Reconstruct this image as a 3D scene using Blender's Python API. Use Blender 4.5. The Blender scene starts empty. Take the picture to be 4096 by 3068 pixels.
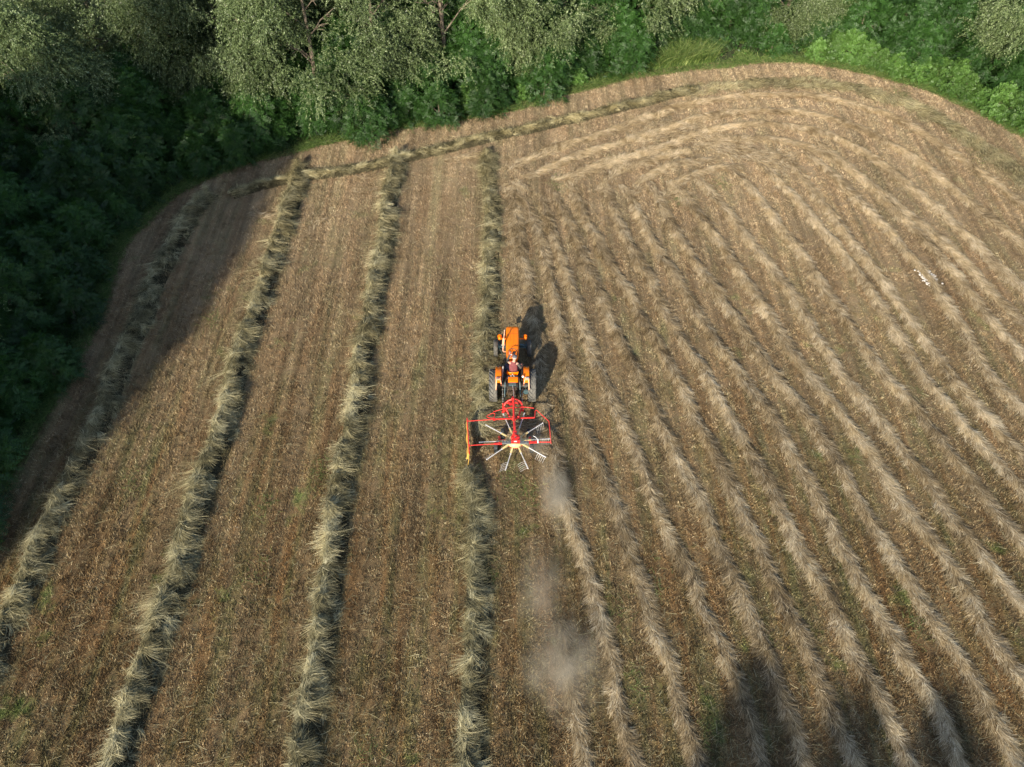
import bpy, bmesh, math, random
import numpy as np
from mathutils import Vector, Matrix
PI = math.pi
SC = bpy.context.scene
COL = SC.collection
random.seed(5)
RNG = np.random.default_rng(11)

# ------------------------------------------------------------------ camera
CAM_H, PITCH = 25.0, math.radians(50.0)
FPX = 1720.0 / 2212.0                       # focal length in picture widths
cam = bpy.data.cameras.new("camera")
cam.sensor_width = 36.0
cam.lens = 36.0 * FPX
cam.clip_start = 0.5
cam.clip_end = 2000
camo = bpy.data.objects.new("camera", cam)
COL.objects.link(camo)
camo.location = (0, 0, CAM_H)
camo.rotation_euler = (PI / 2 - PITCH, 0, 0)
SC.camera = camo

# ------------------------------------------------------------------ sun and sky
SUN_AZ, SUN_EL = math.radians(22.5), math.radians(24.5)
w = bpy.data.worlds.new("World")
SC.world = w
w.use_nodes = True
nt = w.node_tree
nt.nodes.clear()
sky = nt.nodes.new("ShaderNodeTexSky")
sky.sky_type = 'NISHITA'
sky.sun_disc = False
sky.sun_elevation = SUN_EL
sky.sun_rotation = PI + SUN_AZ
bg = nt.nodes.new("ShaderNodeBackground")
bg.inputs[1].default_value = 0.12
wo = nt.nodes.new("ShaderNodeOutputWorld")
nt.links.new(sky.outputs[0], bg.inputs[0])
nt.links.new(bg.outputs[0], wo.inputs[0])
sl = bpy.data.lights.new("sun", 'SUN')
sl.energy = 4.6
sl.angle = math.radians(0.9)
sl.color = (1.0, 0.915, 0.76)
so = bpy.data.objects.new("sun", sl)
COL.objects.link(so)
so.location = (-20, -40, 60)
sd = Vector((math.sin(SUN_AZ) * math.cos(SUN_EL), math.cos(SUN_AZ) * math.cos(SUN_EL), -math.sin(SUN_EL)))
so.rotation_euler = sd.to_track_quat('-Z', 'Y').to_euler()
SC.view_settings.view_transform = 'Standard'
SC.view_settings.look = 'None'
SC.view_settings.exposure = 0.98
SC.view_settings.gamma = 1.0

# ------------------------------------------------------------------ measuring helper: photo pixel (4096 wide) + height -> place on site
def G(x, y, z=0.0):
    F = FPX * 4096
    u = (x - 2048) / F
    v = (1534 - y) / F
    d = (u, math.cos(PITCH) + v * math.sin(PITCH), -math.sin(PITCH) + v * math.cos(PITCH))
    t = (z - CAM_H) / d[2]
    return Vector((d[0] * t, d[1] * t, z))
def A_(x, y): return G(2000 + x / 1.0554, 1500 + y / 1.0554)
def B_(x, y): return G(2000 + x / .6064, 200 + y / .6064)
def F_(x, y): return G(x * 1.8517, y * 1.8517)

# ------------------------------------------------------------------ tags
def tag(o, label=None, cat=None, group=None, kind=None):
    if label: o['label'] = label
    if cat: o['category'] = cat
    if group: o['group'] = group
    if kind: o['kind'] = kind
    return o
def empty(name, loc=(0, 0, 0), rz=0, parent=None):
    o = bpy.data.objects.new(name, None)
    COL.objects.link(o)
    o.location = loc
    o.rotation_euler = (0, 0, rz)
    if parent: o.parent = parent
    return o

# ------------------------------------------------------------------ materials
def mat(name, base, rough=0.6, metal=0.0, var=0.0, scale=8.0, spec=0.5, dirt=None, dirt_amt=0.0, dirt_scale=3.0, bump=0.0, bscale=40, coat=0):
    m = bpy.data.materials.new(name)
    m.use_nodes = True
    n = m.node_tree.nodes
    l = m.node_tree.links
    b = n['Principled BSDF']
    b.inputs['Roughness'].default_value = rough
    b.inputs['Metallic'].default_value = metal
    b.inputs['Specular IOR Level'].default_value = spec
    b.inputs['Coat Weight'].default_value = coat
    b.inputs['Base Color'].default_value = (*base, 1)
    tc = n.new('ShaderNodeTexCoord')
    out = None
    if var > 0:
        ns = n.new('ShaderNodeTexNoise'); ns.inputs['Scale'].default_value = scale; ns.inputs['Detail'].default_value = 5
        l.new(tc.outputs['Object'], ns.inputs['Vector'])
        mp = n.new('ShaderNodeMapRange'); mp.inputs[1].default_value = .3; mp.inputs[2].default_value = .7
        mp.inputs[3].default_value = 1 - var; mp.inputs[4].default_value = 1 + var
        l.new(ns.outputs[0], mp.inputs[0])
        mx = n.new('ShaderNodeVectorMath'); mx.operation = 'SCALE'; mx.inputs[0].default_value = base
        l.new(mp.outputs[0], mx.inputs['Scale'])
        out = mx.outputs[0]
    if dirt is not None:
        n2 = n.new('ShaderNodeTexNoise'); n2.inputs['Scale'].default_value = dirt_scale; n2.inputs['Detail'].default_value = 8
        n2.inputs['Roughness'].default_value = .65
        l.new(tc.outputs['Object'], n2.inputs['Vector'])
        rp = n.new('ShaderNodeMapRange'); rp.inputs[1].default_value = .62 - dirt_amt * .35; rp.inputs[2].default_value = .75 - dirt_amt * .2
        l.new(n2.outputs[0], rp.inputs[0])
        mm = n.new('ShaderNodeMix'); mm.data_type = 'RGBA'
        l.new(rp.outputs[0], mm.inputs[0])
        if out: l.new(out, mm.inputs[6])
        else: mm.inputs[6].default_value = (*base, 1)
        mm.inputs[7].default_value = (*dirt, 1)
        out = mm.outputs[2]
    if out: l.new(out, b.inputs['Base Color'])
    if bump > 0:
        n3 = n.new('ShaderNodeTexNoise'); n3.inputs['Scale'].default_value = bscale; n3.inputs['Detail'].default_value = 4
        l.new(tc.outputs['Object'], n3.inputs['Vector'])
        bp = n.new('ShaderNodeBump'); bp.inputs['Strength'].default_value = bump; bp.inputs['Distance'].default_value = .02
        l.new(n3.outputs[0], bp.inputs['Height'])
        l.new(bp.outputs[0], b.inputs['Normal'])
    return m

def ramp(n, stops, interp='LINEAR'):
    r = n.new('ShaderNodeValToRGB')
    r.color_ramp.interpolation = interp
    e = r.color_ramp.elements
    while len(e) < len(stops): e.new(0.5)
    for i, (p, c) in enumerate(stops):
        e[i].position = p
        e[i].color = (*c, 1)
    return r

def mixc(n, l, fac, a, b, typ='MIX'):
    m = n.new('ShaderNodeMix'); m.data_type = 'RGBA'; m.blend_type = typ
    for s, v in ((0, fac), (6, a), (7, b)):
        if hasattr(v, 'links'): l.new(v, m.inputs[s])
        else: m.inputs[s].default_value = v if s == 0 else (*v, 1)
    return m.outputs[2]
def noise(n, l, vec, scale, detail=4, rough=.55):
    t = n.new('ShaderNodeTexNoise'); t.inputs['Scale'].default_value = scale; t.inputs['Detail'].default_value = detail
    t.inputs['Roughness'].default_value = rough
    l.new(vec, t.inputs['Vector'])
    return t.outputs[0]
def maprange(n, l, v, a, b, c=0., d=1.):
    m = n.new('ShaderNodeMapRange')
    for i, x in enumerate((a, b, c, d)): m.inputs[i + 1].default_value = x
    l.new(v, m.inputs[0])
    return m.outputs[0]
def scaled(n, l, vec, s):
    m = n.new('ShaderNodeMapping'); m.inputs['Scale'].default_value = s
    l.new(vec, m.inputs[0])
    return m.outputs[0]

def field_mat(name, tint):
    """mown stubble: fine brown / orange / olive / straw grain, with streaks that run along the rows"""
    m = bpy.data.materials.new(name); m.use_nodes = True
    n = m.node_tree.nodes; l = m.node_tree.links; b = n['Principled BSDF']
    b.inputs['Roughness'].default_value = .85
    b.inputs['Specular IOR Level'].default_value = .2
    geo = n.new('ShaderNodeNewGeometry'); P = geo.outputs['Position']
    if tint:
        at = n.new('ShaderNodeAttribute'); at.attribute_name = 'tint'; f1 = at.outputs['Fac']
    else:
        f1 = maprange(n, l, noise(n, l, P, 26, 5, .8), .28, .78)
    base = ramp(n, [(0, (.024, .017, .009)), (.25, (.082, .055, .028)), (.48, (.172, .115, .056)), (.65, (.25, .175, .088)), (.82, (.335, .255, .14)), (1, (.46, .38, .24))])
    l.new(f1, base.inputs[0])
    green = ramp(n, [(0, (.018, .021, .008)), (.3, (.060, .063, .021)), (.6, (.135, .133, .048)), (.8, (.21, .20, .080)), (1, (.34, .32, .16))])
    l.new(f1, green.inputs[0])
    rust = ramp(n, [(0, (.028, .018, .009)), (.35, (.115, .064, .026)), (.6, (.215, .125, .052)), (.8, (.30, .19, .085)), (1, (.43, .31, .17))])
    l.new(f1, rust.inputs[0])
    st = noise(n, l, scaled(n, l, P, (1.0, .09, 1)), 1.1, 4, .6)
    big = noise(n, l, P, .16, 4, .6)
    med = noise(n, l, P, .9, 5, .65)
    sm = noise(n, l, P, 7, 3, .6)
    def comb(a, wa, c, wc, e, we):
        x = n.new('ShaderNodeMath'); x.operation = 'MULTIPLY_ADD'; l.new(a, x.inputs[0]); x.inputs[1].default_value = wa; x.inputs[2].default_value = 0
        y = n.new('ShaderNodeMath'); y.operation = 'MULTIPLY_ADD'; l.new(c, y.inputs[0]); y.inputs[1].default_value = wc; l.new(x.outputs[0], y.inputs[2])
        z = n.new('ShaderNodeMath'); z.operation = 'MULTIPLY_ADD'; l.new(e, z.inputs[0]); z.inputs[1].default_value = we; l.new(y.outputs[0], z.inputs[2])
        return z.outputs[0]
    g = maprange(n, l, comb(st, .55, med, .25, sm, .20), .472, .60, 0, .9)
    c = mixc(n, l, g, base.outputs[0], green.outputs[0])
    st2 = noise(n, l, scaled(n, l, P, (1.0, .07, 1)), 1.9, 3, .6)
    r = maprange(n, l, comb(st2, .55, big, .25, sm, .2), .47, .60)
    c = mixc(n, l, r, c, rust.outputs[0])
    gp = maprange(n, l, comb(noise(n, l, P, .55, 3, .5), .7, sm, .15, med, .15), .60, .68, 0, .85)
    c = mixc(n, l, gp, c, mixc(n, l, f1, (.035, .055, .012), (.20, .26, .07)))
    # stubble colour paler with distance, standing in for sunlight scattered back at grazing view
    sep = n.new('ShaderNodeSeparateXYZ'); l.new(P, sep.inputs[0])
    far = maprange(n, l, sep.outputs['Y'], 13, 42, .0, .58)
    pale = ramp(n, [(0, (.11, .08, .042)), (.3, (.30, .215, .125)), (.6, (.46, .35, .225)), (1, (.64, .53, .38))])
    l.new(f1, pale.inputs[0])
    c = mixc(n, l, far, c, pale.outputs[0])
    # pressed wheel lanes and mower strips: brightness bands that run along the rows
    lane = noise(n, l, scaled(n, l, P, (1.0, .03, 1)), 3.3, 3, .6)
    lane2 = noise(n, l, scaled(n, l, P, (1.0, .05, 1)), .8, 2, .5)
    vm = n.new('ShaderNodeVectorMath'); vm.operation = 'SCALE'; l.new(c, vm.inputs[0]); l.new(maprange(n, l, comb(lane, .6, lane2, .4, sm, .0), .38, .60, .66, 1.28), vm.inputs['Scale'])
    c = vm.outputs[0]
    l.new(c, b.inputs['Base Color'])
    if not tint:
        bp = n.new('ShaderNodeBump'); bp.inputs['Strength'].default_value = .9; bp.inputs['Distance'].default_value = .05
        l.new(noise(n, l, P, 30, 5, .7), bp.inputs['Height'])
        l.new(bp.outputs[0], b.inputs['Normal'])
    return m

def hay_mat(name, stops, warm, transl=.25):
    m = bpy.data.materials.new(name); m.use_nodes = True
    n = m.node_tree.nodes; l = m.node_tree.links; b = n['Principled BSDF']
    out = n['Material Output']
    b.inputs['Roughness'].default_value = .6
    b.inputs['Specular IOR Level'].default_value = .35
    geo = n.new('ShaderNodeNewGeometry'); P = geo.outputs['Position']
    at = n.new('ShaderNodeAttribute'); at.attribute_name = 'tint'
    rp = ramp(n, stops)
    l.new(at.outputs['Fac'], rp.inputs[0])
    c = mixc(n, l, maprange(n, l, noise(n, l, P, 1.4, 4), .4, .65, 0, .6), rp.outputs[0], warm, 'MULTIPLY')
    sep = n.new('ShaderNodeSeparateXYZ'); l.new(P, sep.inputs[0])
    c = mixc(n, l, maprange(n, l, sep.outputs['Y'], 13, 42, 0, 1), c, (1.25, 1.20, 1.15), 'MULTIPLY')  # far hay brightened in its colour, imitating the same backscattered sunlight
    l.new(c, b.inputs['Base Color'])
    tr = n.new('ShaderNodeBsdfTranslucent'); l.new(c, tr.inputs[0])
    mx = n.new('ShaderNodeMixShader'); mx.inputs[0].default_value = transl
    l.new(b.outputs[0], mx.inputs[1]); l.new(tr.outputs[0], mx.inputs[2]); l.new(mx.outputs[0], out.inputs[0])
    return m

def leaf_mat(name, lo, hi, hot, rough=.45, transl=.3, objvar=.25, spec=.5):
    m = bpy.data.materials.new(name); m.use_nodes = True
    n = m.node_tree.nodes; l = m.node_tree.links; b = n['Principled BSDF']; out = n['Material Output']
    b.inputs['Roughness'].default_value = rough
    b.inputs['Specular IOR Level'].default_value = spec
    at = n.new('ShaderNodeAttribute'); at.attribute_name = 'tint'
    rp = ramp(n, [(0, lo), (.75, hi), (1, hot)])
    l.new(at.outputs['Fac'], rp.inputs[0])
    oi = n.new('ShaderNodeObjectInfo')
    mp = maprange(n, l, oi.outputs['Random'], 0, 1, 1 - objvar, 1 + objvar)
    vm = n.new('ShaderNodeVectorMath'); vm.operation = 'SCALE'
    l.new(rp.outputs[0], vm.inputs[0]); l.new(mp, vm.inputs['Scale'])
    l.new(vm.outputs[0], b.inputs['Base Color'])
    tr = n.new('ShaderNodeBsdfTranslucent'); l.new(vm.outputs[0], tr.inputs[0])
    mx = n.new('ShaderNodeMixShader'); mx.inputs[0].default_value = transl
    l.new(b.outputs[0], mx.inputs[1]); l.new(tr.outputs[0], mx.inputs[2]); l.new(mx.outputs[0], out.inputs[0])
    return m

M = {}
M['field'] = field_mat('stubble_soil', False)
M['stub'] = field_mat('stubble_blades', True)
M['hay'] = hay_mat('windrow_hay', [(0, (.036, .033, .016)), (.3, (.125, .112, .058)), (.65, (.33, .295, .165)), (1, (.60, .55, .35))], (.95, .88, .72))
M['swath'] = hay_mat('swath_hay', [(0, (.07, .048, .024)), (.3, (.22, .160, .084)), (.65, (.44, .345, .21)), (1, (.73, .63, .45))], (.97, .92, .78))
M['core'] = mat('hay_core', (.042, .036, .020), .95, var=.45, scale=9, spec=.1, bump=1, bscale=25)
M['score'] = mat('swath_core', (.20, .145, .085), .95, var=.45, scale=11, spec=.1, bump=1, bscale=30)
M['willow'] = leaf_mat('willow_leaf', (.045, .070, .020), (.205, .27, .11), (.46, .52, .29), .42, .3, .14)
M['locust'] = leaf_mat('locust_leaf', (.010, .030, .006), (.052, .135, .022), (.16, .29, .06), .5, .3, .28)
M['bush'] = leaf_mat('bush_leaf', (.05, .11, .02), (.12, .23, .045), (.24, .34, .09), .5, .35, .2)
M['palebush'] = leaf_mat('pale_leaf', (.16, .24, .10), (.30, .40, .18), (.42, .50, .28), .5, .3, .1)
M['grass'] = leaf_mat('grass_blade', (.035, .075, .014), (.15, .225, .05), (.34, .38, .13), .6, .35, .2)
M['bark'] = mat('bark', (.16, .125, .09), .9, var=.4, scale=14, bump=.8, bscale=18)
M['orange'] = mat('orange_paint', (.93, .19, .0), .42, var=.06, scale=4, dirt=(.58, .19, .03), dirt_amt=.15, dirt_scale=7, coat=.08, spec=.35)
M['faded'] = mat('faded_paint', (.80, .36, .20), .6, var=.12, scale=10)
M['rubber'] = mat('tyre_rubber', (.050, .052, .050), .8, var=.2, scale=8, dirt=(.135, .125, .105), dirt_amt=.75, dirt_scale=6, bump=.3, bscale=60)
M['rubber2'] = mat('dark_tyre', (.028, .033, .034), .75, var=.2, scale=9, dirt=(.085, .085, .075), dirt_amt=.4, dirt_scale=6)
M['iron'] = mat('dark_iron', (.035, .042, .045), .55, .3, var=.3, scale=12, dirt=(.09, .06, .035), dirt_amt=.45, dirt_scale=9)
M['blue'] = mat('blue_grey_iron', (.06, .115, .13), .45, .2, var=.2, scale=9, dirt=(.10, .07, .045), dirt_amt=.3, dirt_scale=9)
M['mud'] = mat('muddy_casing', (.055, .036, .022), .9, var=.5, scale=18, dirt=(.22, .15, .09), dirt_amt=.35, dirt_scale=14, bump=.6)
M['rust'] = mat('rusty_steel', (.40, .20, .12), .75, .1, var=.3, scale=16, dirt=(.62, .42, .32), dirt_amt=.5, dirt_scale=8)
M['steel'] = mat('worn_steel', (.46, .45, .42), .4, .6, var=.2, scale=14)
M['red'] = mat('red_paint', (.66, .026, .020), .45, var=.1, scale=6, dirt=(.50, .10, .07), dirt_amt=.3, dirt_scale=9, coat=.2)
M['beige'] = mat('cream_paint', (.56, .44, .21), .5, var=.1, scale=8, dirt=(.30, .22, .11), dirt_amt=.25, dirt_scale=12)
M['galv'] = mat('galvanised_tube', (.50, .50, .50), .45, .25, var=.12, scale=10, dirt=(.42, .33, .25), dirt_amt=.3, dirt_scale=20)
M['yellow'] = mat('yellow_cloth', (.50, .30, .055), .75, var=.15, scale=5)
M['grey'] = mat('grey_plate', (.16, .17, .17), .55, .2, var=.2, scale=12)
M['white'] = mat('white_plastic', (.8, .8, .78), .4, var=.05)
M['lens'] = mat('red_lens', (.55, .02, .02), .2)
M['glass'] = mat('lamp_glass', (.75, .76, .72), .12, spec=.8)
M['black'] = mat('black_rubber', (.018, .018, .02), .5)
M['seam'] = mat('hood_seam', (.30, .08, .01), .6)
M['skin'] = mat('skin', (.56, .27, .19), .55, var=.08, scale=12)
M['vest'] = mat('maroon_cotton', (.17, .055, .058), .9, var=.12, scale=9, spec=.15, bump=.3, bscale=30)
M['shirt'] = mat('dark_grey_cotton', (.075, .075, .068), .9, var=.15, scale=12, spec=.15)
M['jeans'] = mat('blue_denim', (.045, .062, .10), .9, var=.2, scale=20, spec=.15)
M['cap'] = mat('grey_cap', (.115, .12, .135), .85, var=.15, scale=30, spec=.15)
M['hair'] = mat('grey_hair', (.35, .30, .27), .8)
M['shoe'] = mat('brown_shoe', (.10, .045, .03), .6)
M['eye'] = mat('eye', (.6, .6, .58), .2)
M['chip'] = mat('white_stone', (.50, .45, .39), .8, var=.1, scale=20)

# ------------------------------------------------------------------ mesh helpers
def rot_to(d):
    return Vector(d).normalized().to_track_quat('Z', 'Y').to_matrix()
class MB:
    def __init__(s): s.bm = bmesh.new()
    def box(s, c, size, R=None):
        vs = []
        for x in (-.5, .5):
            for y in (-.5, .5):
                for z in (-.5, .5):
                    v = Vector((x * size[0], y * size[1], z * size[2]))
                    if R: v = R @ v
                    vs.append(s.bm.verts.new(v + Vector(c)))
        for f in ((0, 1, 3, 2), (4, 6, 7, 5), (0, 4, 5, 1), (2, 3, 7, 6), (0, 2, 6, 4), (1, 5, 7, 3)):
            s.bm.faces.new([vs[i] for i in f])
        return s
    def bar(s, p0, p1, wd, ht):
        p0 = Vector(p0); p1 = Vector(p1)
        return s.box((p0 + p1) / 2, (wd, ht, (p1 - p0).length), rot_to(p1 - p0))
    def tube(s, pts, r, n=10, caps=True):
        pts = [Vector(p) for p in pts]
        rs = r if isinstance(r, (list, tuple)) else [r] * len(pts)
        rings = []
        up = None
        for i, p in enumerate(pts):
            d = (pts[min(i + 1, len(pts) - 1)] - pts[max(i - 1, 0)]).normalized()
            if up is None:
                up = Vector((0, 0, 1)) if abs(d.z) < .9 else Vector((0, 1, 0))
            a = d.cross(up).normalized(); up = a.cross(d).normalized()
            rings.append([s.bm.verts.new(p + (a * math.cos(t) + up * math.sin(t)) * rs[i]) for t in [2 * PI * k / n for k in range(n)]])
        for a, b in zip(rings, rings[1:]):
            for k in range(n):
                s.bm.faces.new((a[k], a[(k + 1) % n], b[(k + 1) % n], b[k]))
        if caps:
            s.bm.faces.new(rings[0][::-1]); s.bm.faces.new(rings[-1])
        return s
    def lathe(s, prof, c, axis='X', n=32, closed=False):
        """prof: (along axis, radius)"""
        c = Vector(c)
        rings = []
        for a, r in prof:
            ring = []
            for k in range(n):
                t = 2 * PI * k / n
                if axis == 'X': v = Vector((a, r * math.cos(t), r * math.sin(t)))
                elif axis == 'Y': v = Vector((r * math.cos(t), a, r * math.sin(t)))
                else: v = Vector((r * math.cos(t), r * math.sin(t), a))
                ring.append(s.bm.verts.new(c + v))
            rings.append(ring)
        prs = list(zip(rings, rings[1:]))
        if closed: prs.append((rings[-1], rings[0]))
        for a, b in prs:
            for k in range(n):
                s.bm.faces.new((a[k], a[(k + 1) % n], b[(k + 1) % n], b[k]))
        if not closed:
            if prof[0][1] > 1e-4: s.bm.faces.new(rings[0][::-1])
            if prof[-1][1] > 1e-4: s.bm.faces.new(rings[-1])
        return s
    def ball(s, c, r, seg=14, sc=(1, 1, 1), R=None):
        ret = bmesh.ops.create_uvsphere(s.bm, u_segments=seg, v_segments=max(6, seg // 2 + 1), radius=r)
        for v in ret['verts']:
            q = Vector((v.co.x * sc[0], v.co.y * sc[1], v.co.z * sc[2]))
            if R: q = R @ q
            v.co = q + Vector(c)
        return s
    def loft(s, rings, cap=True):
        R = [[s.bm.verts.new(p) for p in r] for r in rings]
        n = len(R[0])
        for a, b in zip(R, R[1:]):
            for k in range(n): s.bm.faces.new((a[k], a[(k + 1) % n], b[(k + 1) % n], b[k]))
        if cap: s.bm.faces.new(R[0][::-1]); s.bm.faces.new(R[-1])
        return s
    def plate(s, outline, thick):
        """outline: list of Vectors; extruded by vector thick"""
        a = [s.bm.verts.new(p) for p in outline]
        b = [s.bm.verts.new(Vector(p) + Vector(thick)) for p in outline]
        n = len(a)
        s.bm.faces.new(a[::-1]); s.bm.faces.new(b)
        for k in range(n): s.bm.faces.new((a[k], a[(k + 1) % n], b[(k + 1) % n], b[k]))
        return s
    def build(s, name, m, parent=None, bevel=0.0, smooth=True):
        bmesh.ops.recalc_face_normals(s.bm, faces=s.bm.faces)
        if bevel > 0:
            es = [e for e in s.bm.edges if len(e.link_faces) == 2 and e.calc_face_angle(0) > .7]
            bmesh.ops.bevel(s.bm, geom=es, offset=bevel, segments=2, affect='EDGES', clamp_overlap=True)
        me = bpy.data.meshes.new(name)
        s.bm.to_mesh(me); s.bm.free()
        if smooth:
            me.polygons.foreach_set('use_smooth', [True] * len(me.polygons))
            me.set_sharp_from_angle(angle=math.radians(38))
        me.materials.append(m)
        o = bpy.data.objects.new(name, me)
        COL.objects.link(o)
        if parent: o.parent = parent
        return o

def np_mesh(name, V, Q, m, tint=None, smooth=False):
    me = bpy.data.meshes.new(name)
    k = Q.shape[1]
    me.vertices.add(len(V)); me.vertices.foreach_set('co', np.ascontiguousarray(V, dtype=np.float32).ravel())
    me.loops.add(Q.size); me.loops.foreach_set('vertex_index', np.ascontiguousarray(Q, dtype=np.int32).ravel())
    me.polygons.add(len(Q)); me.polygons.foreach_set('loop_start', np.arange(0, Q.size, k, dtype=np.int32))
    if smooth: me.polygons.foreach_set('use_smooth', np.ones(len(Q), dtype=bool))
    if tint is not None:
        a = me.attributes.new('tint', 'FLOAT', 'POINT'); a.data.foreach_set('value', np.ascontiguousarray(tint, dtype=np.float32))
    me.update(calc_edges=True)
    me.materials.append(m)
    return me
def link(name, me, parent=None, loc=None):
    o = bpy.data.objects.new(name, me); COL.objects.link(o)
    if parent: o.parent = parent
    if loc is not None: o.location = loc
    return o
def nrm(a): return a / (np.linalg.norm(a, axis=1, keepdims=True) + 1e-9)
def ribbons(P, D, L, W, bend, nseg=3, roll=.7, taper=.6, floor=.012):
    n = len(P)
    S = nrm(np.cross(D, np.array([0, 0, 1.0])) + RNG.normal(0, roll, (n, 3)) * .5)
    S = nrm(S - D * np.sum(S * D, axis=1, keepdims=True))
    V = np.zeros((n, nseg + 1, 2, 3))
    for k in range(nseg + 1):
        t = k / nseg
        c = P + D * (L * t)[:, None] + bend * (L * t * t)[:, None]
        hw = (W * (1 - taper * t))[:, None] * .5
        V[:, k, 0] = c - S * hw; V[:, k, 1] = c + S * hw
    V[..., 2] = np.maximum(V[..., 2], floor)
    base = (np.arange(n) * (nseg + 1) * 2)[:, None]
    Q = np.concatenate([np.stack([base[:, 0] + 2 * k, base[:, 0] + 2 * k + 1, base[:, 0] + 2 * k + 3, base[:, 0] + 2 * k + 2], 1) for k in range(nseg)], 0)
    return V.reshape(-1, 3), Q, (nseg + 1) * 2
def vnoise(x, y, seed):
    r = np.random.default_rng(seed); T = r.random((256, 256))
    xi = np.floor(x).astype(int); yi = np.floor(y).astype(int)
    fx = x - xi; fy = y - yi; fx = fx * fx * (3 - 2 * fx); fy = fy * fy * (3 - 2 * fy)
    g = lambda a, b: T[a % 256, b % 256]
    return (g(xi, yi) * (1 - fx) + g(xi + 1, yi) * fx) * (1 - fy) + (g(xi, yi + 1) * (1 - fx) + g(xi + 1, yi + 1) * fx) * fy
def resample(pts, step=.1):
    p = np.array([(v[0], v[1]) for v in pts], float)
    for _ in range(3):      # Chaikin smoothing
        q = [p[0]]
        for a, b in zip(p, p[1:]): q += [a * .75 + b * .25, a * .25 + b * .75]
        p = np.array(q + [p[-1]])
    s = np.r_[0, np.cumsum(np.linalg.norm(np.diff(p, axis=0), axis=1))]
    t = np.arange(0, s[-1], step)
    c = np.stack([np.interp(t, s, p[:, 0]), np.interp(t, s, p[:, 1])], 1)
    T = np.gradient(c, axis=0); T /= np.linalg.norm(T, axis=1, keepdims=True) + 1e-9
    return c, T, s[-1]
def core_strip(name, c, T, wd, h, mt, parent, seed, u_off=0, nu=11):
    N = np.stack([T[:, 1], -T[:, 0]], 1)
    n = len(c); us = np.linspace(-1, 1, nu)
    s = np.arange(n) * .1
    V = np.zeros((n, nu, 3))
    ww = wd * (.8 + .4 * vnoise(s * 1.3, s * 0, seed))
    ends = np.clip(np.minimum(s, s[-1] - s) / .5, 0, 1) ** .5
    for j, u in enumerate(us):
        lump = .45 + .9 * vnoise(s * 1.7, s * 0 + u * 1.6, seed + 1) * (.6 + .8 * vnoise(s * 5, s * 0 + u * 4, seed + 2))
        V[:, j, :2] = c + N * (u * ww * .5 + u_off)[:, None]
        V[:, j, 2] = h * max(0, 1 - abs(u) ** 2.4) * lump * ends
    V[:, 0, 2] = V[:, -1, 2] = -.02
    i = np.arange(n - 1)[:, None] * nu + np.arange(nu - 1)[None]
    i = i.ravel()
    Q = np.stack([i, i + 1, i + nu + 1, i + nu], 1)
    me = np_mesh(name, V.reshape(-1, 3), Q, mt, smooth=True)
    return link(name, me, parent)

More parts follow.
